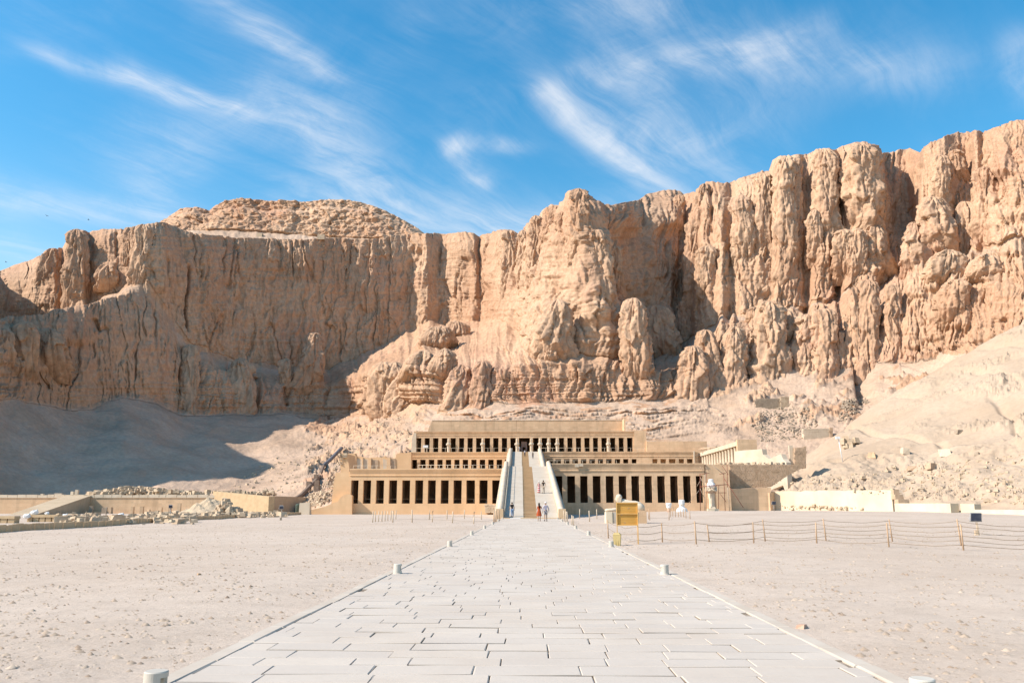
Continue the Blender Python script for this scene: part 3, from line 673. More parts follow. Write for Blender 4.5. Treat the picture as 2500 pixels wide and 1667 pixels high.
def build_mesa():
    """the flat-topped hill standing on the plateau behind the left cliff"""
    cols = np.linspace(330, 1040, 420) * K
    crest = np.interp(cols, np.array([330, 370, 400, 415, 432, 450, 470, 482, 490, 520, 545, 600, 640, 700, 740, 770, 800, 830, 860, 890, 930, 958, 980, 1040]) * K,
                      np.array([530, 512, 490, 481, 479, 478, 482, 485, 476, 461, 458, 461, 464, 464, 460, 459, 461, 466, 476, 488, 507, 526, 543, 575]) * K)
    mid = crest + np.interp(cols / K, [330, 470, 490, 600, 800, 900, 980], [8, 10, 16, 22, 18, 10, 4]) * K
    mid2 = mid + 5 * K
    foot = np.interp(cols / K, [330, 430, 520, 640, 760, 860, 930, 1040], [535, 526, 524, 532, 541, 545, 546, 570]) * K + 4
    foot = np.maximum(foot, mid2 + 6)
    prof = [(430, foot + 25), (452, foot), (466, mid2), (476, mid), (480, crest), (500, crest - .6 * K), (560, crest + 30)]
    ns = [14, 70, 14, 26, 5, 5]
    Yr, yr = [], []
    for (a, ya), (b, yb), n in zip(prof, prof[1:], ns):
        t = np.linspace(0, 1, n, endpoint=False)[:, None]; Yr.append(np.broadcast_to(a + (b - a) * t, (n, len(cols)))); yr.append(ya + (yb - ya) * t)
    Yr, yr = np.vstack(Yr), np.vstack(yr); U = np.broadcast_to(cols, yr.shape)
    V = at_np(U, yr, Yr)
    wall = np.zeros(yr.shape); wall[16:126] = 1
    f1, f2, c = voro(U / 42 + fbm(U / 40, yr / 40, 2, 2) * .5, yr / 60, 4)
    d = wall * (np.sqrt(np.clip(1 - (f1 / .8) ** 2, 0, 1)) * 3.2 * c + fbm(U / 22, yr / 10, 6, 4, .55) * 1.3 + facets(U / 13, yr / 9, 16) * 1.2)
    f1, f2, c = voro(U / 9, yr / 12, 14); d += wall * (1 - f1) * .3
    V[..., 1] -= d; V[..., 2] += (1 - wall) * fbm(U / 20, yr / 20, 8, 3) * .6
    sand = np.zeros(yr.shape); sand[:14] = 1; sand[84:98] = .3; sand[-5:] = .4
    link('hill', grid_mesh('hill', V, True, {'sand': sand}), ROCK, kind='structure')
build_mesa()

def build_sand_slope():
    """the pale slope that comes down from the right in front of the cliffs"""
    cols = np.concatenate([np.linspace(1790, 2390, 420, endpoint=False), np.linspace(2390, 4200, 120)]) * K
    cu = cols / K
    crest = np.interp(cu, [1790, 1830, 1870, 1905, 1950, 2000, 2050, 2100, 2150, 2200, 2260, 2352, 2700, 4200], [1104, 1075, 1040, 1010, 972, 938, 906, 878, 850, 822, 790, 742, 600, 500]) * K
    bench = np.interp(cu, [1790, 1830, 1900, 2000, 2120, 2250, 2352, 2700, 4200], [1112, 1090, 1062, 1055, 1042, 1022, 1008, 960, 900]) * K
    toe = np.interp(cu, [1790, 1850, 2000, 2200, 2352, 2700, 4200], [1166, 1168, 1170, 1172, 1172, 1180, 1260]) * K
    Yt = np.interp(cu, [1790, 1850, 2060, 2200, 2352, 2700, 4200], [150, 144, 134, 122, 112, 86, 40])
    Yb = np.interp(cu, [1790, 1850, 2060, 2352, 2700, 4200], [172, 170, 164, 150, 125, 80])
    Yc = np.interp(cu, [1790, 1850, 2060, 2352, 2700, 4200], [196, 200, 215, 215, 190, 130])
    segs = [(Yt, toe), (Yb, bench), (Yc, crest), (Yc + 12, crest + 4), (Yc + 30, crest + 40)]
    ns = [110, 130, 10, 8]
    Yr, yr, sg = [], [], []
    for (a, ya), (b, yb), n in zip(segs, segs[1:], ns):
        t = np.linspace(0, 1, n, endpoint=False)[:, None]; Yr.append(a + (b - a) * t); yr.append(ya + (yb - ya) * t); sg.append(np.full((n, len(cols)), len(sg)))
    Yr, yr, sg = np.vstack(Yr), np.vstack(yr), np.vstack(sg); U = np.broadcast_to(cols, yr.shape)
    V = at_np(U, yr, Yr)
    x, y = V[..., 0], V[..., 1]
    ed = np.ones(len(yr)); ed[:8] = np.linspace(.1, 1, 8); ed = ed[:, None]
    z = fbm(x / 22, y / 22, 5, 3, .4) * 1.2 + np.where(sg == 0, 1, .35) * fbm(x / 3, y / 3, 15, 4, .6) * .22
    low = (sg == 0)
    f1, f2, c = voro(x / 1.5, y / 1.5, 8); patch = sstep(.0, .5, fbm(x / 14, y / 14, 66, 3))
    z += np.where(low, 1, .15) * patch * np.clip(.75 - f1, 0, 1) * 1.2 * c + low * fbm(x / 7, y / 7, 25, 3) * .7
    oc = sstep(.10, .42, fbm(x / 16 + y / 30, y / 12, 91, 4)) * np.where(low, .8, .45 + .55 * sstep(2150 * K, 2330 * K, U))
    z += oc * (.5 + .9 * np.abs(facets(x / 1.9, y / 1.3, 92)) + .5 * fbm(x / 1.2, y / .6, 93, 3))
    z += (1 - low) * (fbm(x / 40 + y / 9, y / 30, 94, 3) * 1.0 - .8 * (1 - sstep(0, .14, np.abs(fbm(x / 26, y / 60, 95, 2)))))
    V[..., 2] += z * ed
    sandw = np.clip(1 - oc * .8, 0, 1)
    link('sand_slope', grid_mesh('sand_slope', V, True), SLOPE, kind='structure')
build_sand_slope()

def ground_z(x, y):
    """height of the plain: level along the path, rising softly before the temple on the right"""
    x, y = np.asarray(x, float), np.asarray(y, float)
    r = sstep(85, 128, y) * sstep(9, 26, x) * .62
    l = sstep(60, 140, y) * (1 - sstep(-60, -14, x)) * .05
    n = fbm(x / 9, y / 9, 3, 3) * .05 + fbm(x / 1.7, y / 1.7, 9, 3) * .012
    keep = sstep(3.3, 5.0, np.abs(x))
    return (r + l + n) * keep - .03 * (1 - keep) - .02
def build_ground():
    ys = np.concatenate([[-3000, -600, -100, -20], np.linspace(-6, 40, 200), np.geomspace(40.5, 175, 150), [230, 400, 900, 3000, 9000]])
    xs = np.concatenate([[-9000, -2500, -700, -300, -160], np.linspace(-95, 95, 420), [160, 300, 700, 2500, 9000]])
    X, Y = np.meshgrid(xs, ys)
    Z = ground_z(X, Y)
    far = (np.abs(X) > 110) | (Y > 180) | (Y < -7)
    Z = np.where(far, -.05, Z)
    link('ground', grid_mesh('ground', np.stack([X, Y, Z], -1), True), SAND, kind='structure')
build_ground()
# ------------------------------------------------------------------ stone and plaster
M_TAN = mat('temple_limestone', (.72, .50, .315), (.64, .43, .265), .35, courses=(1.5, .62, .12), bump=.03, bscale=2.5, streak=((.40, .28, .18), (.8, .8, .10), .5), speck=((.36, .26, .18), 1.6, .4))
M_ORANGE = mat('temple_plaster', (.76, .50, .29), (.69, .44, .245), .22, courses=(1.9, .7, .05), bump=.015, bscale=2.0, streak=((.45, .29, .16), (.6, .6, .08), .35))
M_PALE = mat('pale_limestone', (.62, .51, .385), (.55, .44, .32), .5, bump=.02, bscale=3, speck=((.44, .34, .25), 2.2, .4))
M_INNER = mat('shade_darkened_inner_stone', (.22, .15, .095), (.15, .10, .065), .5)  # gallery interiors: the deep shade is put into this darkened stone colour
M_WHITE = mat('white_plaster', (.66, .565, .42), (.58, .48, .34), .22, bump=.02, bscale=1.5, streak=((.56, .44, .30), (.9, .9, .25), .4))
M_RAMP = mat('ramp_slabs', (.50, .43, .345), (.455, .38, .295), .5, bump=.01, bscale=4, speck=((.48, .41, .34), 1.2, .35))
M_STAIR = mat('stair_stone', (.62, .45, .28), (.56, .40, .245), .8, speck=((.40, .30, .20), 2, .3))
M_STATUE = mat('statue_stone', (.66, .55, .42), (.56, .45, .33), 1.4, bump=.02, bscale=5, speck=((.42, .32, .23), 3, .4))
M_GRANITE = mat('pink_granite', (.42, .33, .31), (.34, .26, .25), 3, speck=((.20, .15, .15), 12, .5))
M_MUD = mat('mud_brick', (.52, .37, .25), (.41, .285, .185), 1.2, bump=.03, bscale=6, speck=((.45, .34, .24), 2.5, .4))
M_RUBBLE = mat('rubble_stone', (.53, .415, .29), (.42, .31, .21), .8, bump=.04, bscale=3, speck=((.30, .21, .14), 2, .4))
M_RAIL = mat('pale_rail', (.62, .52, .40), (.55, .45, .33), 2)
M_WRAP = mat('white_wrap', (.78, .77, .75), (.68, .67, .66), 3, rough=.55, bump=.03, bscale=5)

def X(px, py, Y): return at(px, py, Y).x
def Z(py, Y, px=1294): return at(px, py, Y).z
c1 = lambda cx, cy=0: (720 + cx / 3.92, 980 + cy / 3.92)
c2 = lambda cx, cy=0: (1250 + cx / 3.92, 980 + cy / 3.92)
c3 = lambda cx, cy=0: (1750 + cx / 3.136, 900 + cy / 3.136)
c4 = lambda cx, cy=0: (cx / 3.136, 1000 + cy / 3.136)
c5 = lambda cx, cy=0: (1180 + cx / 7.127, 1080 + cy / 7.127)
c6 = lambda cx, cy=0: (1350 + cx / 5.88, 1180 + cy / 5.88)

def share(me, name, parent, loc, mat_=None, scale=None, rz=0, **kw):
    """one more object with the same mesh, placed in its parent's frame"""
    o = bpy.data.objects.new(name, me); col.objects.link(o); o.parent = parent
    o.location = loc; o.rotation_euler = (0, 0, rz)
    if scale: o.scale = scale
    return tag(o, **kw)
def ragged(x0, x1, zt, amp, n, seed):
    r = random.Random(seed); return [(x0 + (x1 - x0) * i / n, zt + (r.random() - .5) * 2 * amp) for i in range(n + 1)]
def entablature(x0, x1, Y0, dep, z0, z1, roll=.5, flare=.3):
    """lintel, roll moulding and hollow cornice in one run along x"""
    h = z1 - z0; zr = z0 + h * roll
    poly = [(Y0, z0), (Y0 + dep, z0), (Y0 + dep, z1), (Y0 - flare, z1), (Y0 - flare, z1 - .16), (Y0 - flare * .8, z1 - .3),
            (Y0 - flare * .35, zr + (z1 - zr) * .45), (Y0 - .02, zr + .14), (Y0 - .11, zr + .10), (Y0 - .13, zr), (Y0 - .09, zr - .09), (Y0, zr - .12)]
    return MB().prism(poly, x0, x1, 'x')
PILLAR_MESH = {}
def pillar_mesh(w_, d_, h_, m):
    """square stone pillar of drums with fine joints"""
    key = (round(w_, 2), round(d_, 2), round(h_, 2), m.name)
    if key in PILLAR_MESH: return PILLAR_MESH[key]
    b = MB(); n = max(3, int(h_ / .75)); r = random.Random(len(PILLAR_MESH) + 3)
    for i in range(n):
        e = r.uniform(-.015, .012); z0 = h_ * i / n + .004; z1 = h_ * (i + 1) / n - .004
        b.box(-w_ / 2 - e, w_ / 2 + e, -e, d_ + e, z0, z1)
    b.box(-w_ / 2 + .03, w_ / 2 - .03, .03, d_ - .03, 0, h_)
    me = b.mesh('pillar'); me.materials.append(m); PILLAR_MESH[key] = me; return me

def portico(name, label, Y0, zf, zo, zt, gaps, xL, xR, m, depth=7.0, roll=.5, pw=.86, plinth=True, zb=0.0, back=True, lab_cat='temple portico', seed=1):
    """an open gallery: plinth, row of square pillars (the gaps are given), lintel and cornice, roof, inner wall"""
    t = empty(name, ((xL + xR) / 2, Y0, zb), label=label, cat=lab_cat, group='porticoes of the temple')
    if plinth: MB().box(xL, xR, Y0 - .12, Y0 + depth, zb - .3, zf, .0).wbuild('plinth', m, t)
    else: MB().box(xL, xR, Y0 - .05, Y0 + depth, zf - .4, zf).wbuild('floor', m, t)
    entablature(xL, xR, Y0, .9, zo, zt, roll).wbuild('entablature', m, t)
    MB().box(xL, xR, Y0 + .9, Y0 + depth + .6, zo + .3, zo + .9).wbuild('roof', m, t)
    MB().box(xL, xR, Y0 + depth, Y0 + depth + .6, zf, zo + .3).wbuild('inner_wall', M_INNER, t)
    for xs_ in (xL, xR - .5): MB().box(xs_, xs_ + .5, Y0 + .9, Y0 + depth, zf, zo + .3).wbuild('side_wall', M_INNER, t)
    edges = [xL] + [v for g in gaps for v in g] + [xR]
    spans = [(edges[i], edges[i + 1]) for i in range(0, len(edges), 2)]
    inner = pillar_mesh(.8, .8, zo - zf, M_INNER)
    for i, (a, b_) in enumerate(spans):
        if i in (0, len(spans) - 1):
            if b_ - a > .05: MB().box(a, b_, Y0, Y0 + .9, zf, zo).wbuild('end_pier', m, t)
            continue
        wdt = min(b_ - a, pw)
        me = pillar_mesh(wdt, .86, zo - zf, m)
        c = (a + b_) / 2
        if abs(b_ - a - wdt) > .6:
            MB().box(a, b_, Y0, Y0 + .86, zf, zo).wbuild('pier', m, t)
        else:
            share(me, 'pillar', t, (c - t.location.x, 0, zf - zb))
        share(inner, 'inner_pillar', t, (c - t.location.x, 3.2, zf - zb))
    return t

# ---- lower level
YL = 143.0
gl = [(535, 605), (652, 725), (776, 850), (900, 975), (1025, 1100), (1150, 1225), (1272, 1347), (1395, 1470), (1517, 1595), (1640, 1722), (1765, 1843), (1888, 1960)]
gl = [tuple(X(c1(a)[0], 1200, YL) for a in g) for g in gl]
ZL = Z(1143.8, YL)
LEFT_L = portico('lower_portico', 'orange plastered lower gallery of dark openings left of the long ramp', YL, Z(1228.7, YL), Z(1171.8, YL), ZL, gl, X(c1(520)[0], 1200, YL), -4.6, M_ORANGE, roll=.42)
YR = 143.0
gr = [(405, 483), (530, 605), (655, 725), (775, 850), (900, 975), (1023, 1098), (1145, 1221), (1270, 1342), (1395, 1467), (1518, 1590), (1643, 1715), (1765, 1830)]
gr = [tuple(X(c2(a)[0], 1200, YR) for a in g) for g in gr]
ZR = Z(1131.0, YR)
RIGHT_L = portico('lower_portico', 'tan stone lower gallery of tall dark openings right of the ramp, behind the sphinx', YR, Z(1226.7, YR), Z(1161.6, YR), ZR, gr, 3.9, X(1722, 1200, YR), M_TAN, roll=.40)
# a fallen gap in the right cornice, pale patch of restored blocks
b = MB()
for (x0, x1, y0, y1) in ((600, 640, 598, 628), (642, 680, 594, 622)):
    b.box(X(c2(x0)[0], 1135, YR), X(c2(x1)[0], 1135, YR), YR - .42, YR - .2, Z(c2(0, y1)[1], YR), Z(c2(0, y0)[1], YR), .02)
b.wbuild('repaired_block', M_PALE, RIGHT_L)

# left end: leaning plaster wall and the low stepped wall at its foot
def poly_wall(name, pts, conv, Y0, dep, m, parent=None, **kw):
    P2 = []
    for (cx, cy) in pts:
        p = at(*conv(cx, cy), Y0); P2.append((p.x, p.z))
    return MB().prism(P2, Y0, Y0 + dep, 'y').wbuild(name, m, parent, **kw)
poly_wall('end_wall', [(536, 1085), (536, 672), (392, 680), (372, 770), (352, 950), (352, 1085)], c1, YL + .02, 7.6, M_ORANGE, LEFT_L)
poly_wall('stepped_wall', [(545, 1090), (545, 900), (512, 884), (470, 890), (452, 902), (428, 922), (408, 955), (360, 968), (330, 986), (290, 1002), (240, 1016), (180, 1030), (122, 1046), (122, 1090)], c1, YL - 1.3, 1.25, M_ORANGE,
          label='low stepped orange wall at the left foot of the lower gallery', cat='wall')
poly_wall('stone_block', [(85, 1085), (85, 1048), (120, 1046), (120, 1085)], c1, YL - 1.6, 1.6, M_PALE, label='squared pale block at the end of the low stepped wall', cat='stone block')
# small masonry wedge between left gallery and ramp
def masonry(name, pts, conv, Y0, dep, m, rows, bl, seed, parent=None, proud=.05, **kw):
    """rough coursed stones set in a flat core, following a polygon top given in the photograph"""
    r = random.Random(seed)
    P2 = [(lambda p: (p.x, p.z))(at(*conv(cx, cy), Y0)) for cx, cy in pts]
    core = MB().prism(P2, Y0 + .06, Y0 + dep, 'y')
    xs = [p[0] for p in P2]; zs = [p[1] for p in P2]
    def inside(x, z):
        c = False; n = len(P2)
        for i in range(n):
            (x1, z1), (x2, z2) = P2[i], P2[i - 1]
            if (z1 > z) != (z2 > z) and x < (x2 - x1) * (z - z1) / (z2 - z1) + x1: c = not c
        return c
    st = MB(); z = min(zs)
    while z < max(zs):
        x = min(xs) - r.random() * bl
        while x < max(xs):
            L = bl * r.uniform(.6, 1.4)
            if inside(x + L / 2, z + rows / 2):
                e = r.uniform(-.4, 1) * proud; g = .1 * rows
                jx = lambda: r.uniform(-.06, .06) * L
                st.hexa([(x + g + jx(), Y0 - e, z + g), (x + L - g + jx(), Y0 - e * .8, z + g), (x + L - g, Y0 + .2, z + g), (x + g, Y0 + .2, z + g)],
                        [(x + g + jx(), Y0 - e * .9, z + rows - g * r.random()), (x + L - g + jx(), Y0 - e, z + rows - g * r.random()), (x + L - g, Y0 + .2, z + rows - g), (x + g, Y0 + .2, z + rows - g)])
            x += L
        z += rows
    o = core.wbuild(name, m, parent, **kw)
    s = st.wbuild('stonework', m, o, kind='stuff')
    return o
masonry('rubble_wall', [(1818, 1065), (1822, 978), (1925, 985), (1925, 1065)], c1, 140.5, 2.4, M_PALE, .28, .5, 5, label='small pale stone wall between the orange gallery and the ramp foot', cat='wall')

# right end block behind the colossus
poly_wall('end_wall', [(1850, 1050), (1850, 600), (2075, 605), (2088, 820), (2105, 1060)], c2, YR + .02, 7.6, M_TAN, RIGHT_L)

# fill behind the lower galleries: the middle court
def structure(name, mb, m): return mb.wbuild(name, m, None, kind='structure')
structure('terrace', MB().box(X(c1(440)[0], 1200, 152), X(c2(2080)[0], 1200, 152), YL + 7.7, 209.9, -.5, 7.3), M_TAN)

# ---- ramps
AXIS = math.atan((0.09 + 1.23) / (212 - 97))
def axis_x(Y): return .09 - (Y - 97) * math.tan(AXIS)
def ramp(name, label, Y0, Y1, z0, z1, wd, bw, bh, stairs=True, side=True):
    t = empty(name, (axis_x(Y0), Y0, z0), AXIS, label=label, cat='ramp', group='ramps up to the temple terraces')
    L = (Y1 - Y0) / math.cos(AXIS); H = z1 - z0; hw = wd / 2; sw = .80
    s = H / L
    def strip(xa, xb, dz=0.0):
        b = MB(); n = 18; rr = random.Random(int(xa * 100))
        for i in range(n):
            a, c = L * i / n, L * (i + 1) / n; e = rr.uniform(0, .012)
            b.hexa([(xa, a, -.6), (xb, a, -.6), (xb, c, -.6), (xa, c, -.6)],
                   [(xa + .006, a + .006, a * s + dz + e), (xb - .006, a + .006, a * s + dz + e), (xb - .006, c - .006, c * s + dz + e), (xa + .006, c - .006, c * s + dz + e)])
        return b
    strip(-hw, -sw - .05).build('slope', M_RAMP, t); strip(sw - .05, hw).build('slope', M_RAMP, t)
    n = max(8, int(H / .17)); st = None
    for i in range(n):
        a, c = L * i / n, L * (i + 1) / n; z = H * (i + 1) / n - .10
        if st is None:
            st = MB().box(-sw - .045, sw - .055, .035, L / n + .25, -1.4, -.045).box(-sw - .045, sw - .055, -.02, L / n + .03, -.044, 0).mesh('step'); st.materials.append(M_STAIR)
        share(st, 'step', t, (0, a, z - .04))
    for sx in (-1, 1):
        b = MB(); pr = [(-bw / 2, -1.2), (bw / 2, -1.2), (bw / 2, bh - bw * .5)] + [(bw / 2 * math.cos(k * math.pi / 8), bh - bw * .5 + bw * .5 * math.sin(k * math.pi / 8)) for k in range(1, 8)] + [(-bw / 2, bh - bw * .5)]
        m_ = 14; nv = len(pr); vs = []
        for i in range(m_ + 1):
            yy = .9 + (L + 1.6 - .9) * i / m_; zz = min(yy, L + .6) * s
            vs += [(sx * (hw + bw / 2 + .01) + p[0], yy, p[1] + zz) for p in pr]
        fs = [(i * nv + k, i * nv + (k + 1) % nv, (i + 1) * nv + (k + 1) % nv, (i + 1) * nv + k) for i in range(m_) for k in range(nv)]
        fs += [tuple(range(nv - 1, -1, -1)), tuple(m_ * nv + k for k in range(nv))]
        bal = b.add(vs, fs, False).build('balustrade', M_PALE, t)
        MB().box(sx * (hw + bw / 2 + .01) - bw * .62, sx * (hw + bw / 2 + .01) + bw * .62, -.25, .95, -.6, bh + .22, .03).build('end_block', M_STAIR, bal)
        if side:
            xo = sx * (hw + bw + .02)
            MB().hexa([(min(xo, xo + sx * .5), .8, -.5), (max(xo, xo + sx * .5), .8, -.5), (max(xo, xo + sx * .5), L, -.5), (min(xo, xo + sx * .5), L, -.5)],
                      [(min(xo, xo + sx * .35), 1.2, .1), (max(xo, xo + sx * .35), 1.2, .1), (max(xo, xo + sx * .35), L, H - .3), (min(xo, xo + sx * .35), L, H - .3)]).build('side_wall', M_PALE, t)
    MB().box(-hw - .1, hw + .1, -.45, 0, -.5, .09, .02).build('bottom_step', M_STAIR, t)
    return t
ramp('ramp', 'long lower ramp with a stair down its middle, rising from the paved path', 97, 141.5, 0, 8.05, 6.5, .72, .88)
ramp('ramp', 'short upper ramp with centre stair, climbing to the statue gallery', 170, 208, 7.75, 14.75, 6.5, .9, .95, side=True)

# ---- middle level
YM = 210.0
gm = [(1115, 1168), (1198, 1250), (1280, 1333), (1362, 1413), (1443, 1495), (1525, 1575), (1605, 1657), (1687, 1738), (1768, 1820), (1850, 1902), (1930, 1983), (2010, 2058)]
gm = [tuple(X(c1(a)[0], 1130, YM) for a in g) for g in gm]
portico('middle_portico', 'middle gallery of small square openings above the left lower gallery', YM, 7.7, Z(1121.3, YM), Z(1103, YM), gm, X(c1(1095)[0], 1130, YM), X(c1(2078)[0], 1130, YM), M_ORANGE, plinth=False, roll=.35, zb=7.3)
gm = [(270, 308), (337, 390), (415, 470), (498, 552), (578, 633), (660, 713), (740, 795), (823, 873), (902, 955), (985, 1037), (1065, 1115), (1147, 1193), (1345, 1393), (1422, 1475), (1503, 1567), (1597, 1648), (1676, 1730)]
gm = [tuple(X(c2(a)[0], 1130, YM) for a in g) for g in gm]
portico('middle_portico', 'middle gallery of small square openings right of the upper ramp', YM, 7.7, Z(1120.3, YM), Z(1102.4, YM), gm, X(c2(262)[0], 1130, YM), X(c2(1785)[0], 1130, YM), M_TAN, plinth=False, roll=.35, zb=7.3)
MB().box(X(c2(1733)[0], 1110, YM), X(c2(1746)[0], 1110, YM), YM - .5, YM - .1, 7.7, Z(1102.4, YM) + .1).wbuild('pale_pier', M_PALE, None, label='thin pale pier near the right end of the middle gallery', cat='pier')
# ruined chapel front to the left
t = empty('chapel_front', (X(c1(780)[0], 1130, 207), 207, 7.3), label='ruined chapel front with worn doorways, above the left lower gallery', cat='ruined wall')
pts = [(440, 680), (440, 500), (470, 494), (520, 497), (575, 495), (585, 545), (600, 520), (640, 528), (700, 540), (760, 532), (835, 530), (862, 520), (880, 535), (925, 540), (965, 540), (968, 505), (1010, 490), (1060, 492), (1112, 484), (1112, 680)]
poly_wall('wall', pts, c1, 207, 2.2, M_ORANGE, t)
for (x0, x1, y0) in ((586, 640, 548), (652, 700, 548), (728, 796, 555), (842, 880, 550), (912, 962, 545)):
    poly_wall('niche_slab', [(x0, 660), (x0, y0), (x1, y0 + 3), (x1, 660)], c1, 206.86, .13, M_MUD if x0 in (728, 912) else M_PALE, t)
for (x0, x1, y0) in ((575, 588, 520), (640, 652, 535), (700, 728, 540), (880, 912, 538)):
    poly_wall('pier', [(x0, 660), (x0, y0), (x1, y0), (x1, 660)], c1, 206.55, .44, M_ORANGE, t)
poly_wall('side_block', [(440, 690), (436, 640), (432, 505), (500, 500), (520, 640), (520, 690)], c1, 188, 9, M_ORANGE, t)

# ---- upper level
YU = 214.0
gu = [(1155, 1208), (1240, 1288), (1322, 1372), (1405, 1455), (1490, 1537), (1572, 1617), (1653, 1700), (1735, 1783), (1815, 1867), (1897, 1948), (1980, 2030), (2062, 2110), (2146, 2244)]
gu = [c1(a)[0] for g in gu for a in g] + [c2(a)[0] for g in [(205, 252), (285, 335), (368, 418), (450, 498), (530, 580), (612, 662), (693, 743), (777, 823), (857, 907), (940, 990), (1022, 1070), (1103, 1155)] for a in g]
gu = [X(a, 1085, YU) for a in gu]; gu = [(gu[i], gu[i + 1]) for i in range(0, len(gu), 2)]
zou_m = Z(1121, YM) + .92
zfu, zou, ztu = Z(1103.5, YU), Z(1068.5, YU), Z(1052.3, YU)
UP = portico('upper_portico', 'topmost gallery with standing statues before its pillars, under the cliff', YU, zfu, zou, ztu, gu, X(c1(1138)[0], 1085, YU), X(c2(1170)[0], 1085, YU), M_TAN, plinth=False, roll=.42, zb=zfu - .4, depth=8)
structure('upper_terrace', MB().box(X(c1(1100)[0], 1085, YU), X(c2(1785)[0], 1085, YU), YM + .9, YM + 7.8, zou_m, zfu - .45).box(X(c1(1100)[0], 1085, YU), X(c2(1785)[0], 1085, YU), YM + 7.85, YU + 22, 7.3, zfu - .45), M_TAN)
poly_wall('end_wall', [(1168, 480), (1168, 275), (1277, 280), (1285, 340), (1296, 480)], c2, YU - .25, 9, M_TAN, UP)
poly_wall('end_wall', [(1110, 490), (1118, 430), (1122, 350), (1140, 290), (1160, 286), (1160, 490)], c1, YU - .2, 9, M_PALE, UP)
t = empty('upper_back_wall', (X(1290, 1040, 228), 228, ztu), label='long plain tan wall above and behind the statue gallery', cat='wall')
poly_wall('wall', [(1262, 330), (1275, 270), (1312, 183), (2120, 180), (2120, 330)], c1, 228, 3, M_TAN, t)
MB().box(X(c2(40)[0], 1040, 228), X(c2(1066)[0], 1040, 228), 228, 231, ztu - 2, Z(c2(0, 179)[1], 228)).wbuild('wall', M_TAN, t)
MB().box(X(c2(1063)[0], 1040, 226), X(c2(1076)[0], 1040, 226), 223.5, 231.2, ztu - 2, Z(c2(0, 173)[1], 226)).wbuild('return_wall', M_TAN, t)
MB().box(X(c1(1312)[0], 1026, 228), X(c2(1066)[0], 1026, 228), 227.9, 231.1, Z(1026.3, 228), Z(1025, 228)).wbuild('coping', M_PALE, t)
# granite doorway
t = empty('granite_portal', (X(1279, 1090, YU + 2.5), YU + 2.5, zfu), label='pinkish granite doorway in the middle of the statue gallery', cat='doorway', )
xd0, xd1 = X(c1(2166)[0], 1090, YU + 2.5), X(c1(2221)[0], 1090, YU + 2.5); zd = Z(c1(0, 383)[1], YU + 2.5); wj = (xd1 - xd0) * .24
MB().box(xd0, xd0 + wj, YU + 2.5, YU + 3.2, zfu, zd - .9).wbuild('jamb', M_GRANITE, t)
MB().box(xd1 - wj, xd1, YU + 2.5, YU + 3.2, zfu, zd - .9).wbuild('jamb', M_GRANITE, t)
MB().box(xd0, xd1, YU + 2.5, YU + 3.2, zd - .9, zd).wbuild('lintel', M_GRANITE, t)
MB().box(xd0 + wj, xd1 - wj, YU + 2.75, YU + 3.2, zfu + 1.5, zd - .9).wbuild('upper_panel', M_GRANITE, t)

# standing statues: mummy-shaped body, crossed arms, tall crown
def osiride(h, crown=True):
    b = MB(); k = h / 3.5
    prof = [(.30, 0), (.34, .08), (.31, .3), (.30, .9), (.36, 1.4), (.38, 1.75), (.43, 2.05), (.44, 2.2), (.36, 2.36), (.20, 2.46), (.16, 2.52)]
    b.lathe([(r * k, z * k) for r, z in prof], n=14, sy=.72)
    b.box(-.28 * k, .28 * k, -.5 * k, -.05 * k, 0, .2 * k, .05 * k)
    for s in (-1, 1):
        b.tube([(s * .42 * k, -.05 * k, 2.2 * k), (s * .48 * k, -.16 * k, 1.82 * k), (s * .30 * k, -.42 * k, 1.80 * k), (-s * .12 * k, -.46 * k, 2.02 * k)], [.13 * k, .14 * k, .11 * k, .08 * k], 8)
        b.tube([(-s * .12 * k, -.47 * k, 2.0 * k), (-s * .26 * k, -.40 * k, 2.36 * k)], .03 * k, 6)
    b.ball((0, -.07 * k, 2.68 * k), .19 * k, 12, 8, sz=1.2)
    b.prism([(-.27 * k, 2.46 * k), (.27 * k, 2.46 * k), (.22 * k, 2.86 * k), (-.22 * k, 2.86 * k)], -.05 * k, .12 * k)
    b.tube([(0, -.2 * k, 2.52 * k), (0, -.24 * k, 2.32 * k)], [.05 * k, .035 * k], 6)
    b.ball((0, -.25 * k, 2.66 * k), .035 * k, 6, 4)
    if crown: b.lathe([(.20 * k, 2.80 * k), (.21 * k, 2.95 * k), (.18 * k, 3.18 * k), (.11 * k, 3.36 * k), (.09 * k, 3.46 * k), (.03 * k, 3.5 * k)], cy=-.02 * k, n=12)
    return b
sm = osiride(zou - zfu - .12).mesh('statue'); sm.materials.append(M_STATUE)
for a in [c1(1470)[0], c1(1797)[0], c1(2125)[0], c2(185)[0], c2(268)[0], c2(350)[0], c2(432)[0], c2(922)[0]]:
    share(sm, 'statue', UP, (X(a, 1085, YU - .5) - UP.location.x, -.55, .4))
# right wing wall, and the pillared hall that runs back from the right
MB().box(X(c2(1290)[0], 1090, 213), X(c2(1868)[0], 1090, 213), 213.2, 216, 7.3, Z(c2(0, 381)[1], 213)).wbuild('wing_wall', M_TAN, None, label='plain tan wall right of the topmost gallery', cat='wall')
t = empty('side_colonnade', (43.5, 190, 7.3), label='row of pale round columns receding on the right, lit by the sun', cat='colonnade')
cm = MB().lathe([(.46, 0), (.46, .12), (.40, .14), (.37, 5.7), (.40, 5.75), (.40, 5.95)], n=12).mesh('column'); cm.materials.append(M_PALE)
ys_ = [172.6 + i * 2.75 for i in range(14)]
for y in ys_: share(cm, 'column', t, (0, y - 190, .4))
MB().box(42.95, 44.05, 171.8, 209, 13.6, 14.5).wbuild('architrave', M_PALE, t)
MB().box(44.05, 46.7, 171.8, 209, 13.9, 14.4).wbuild('roof', M_PALE, t)
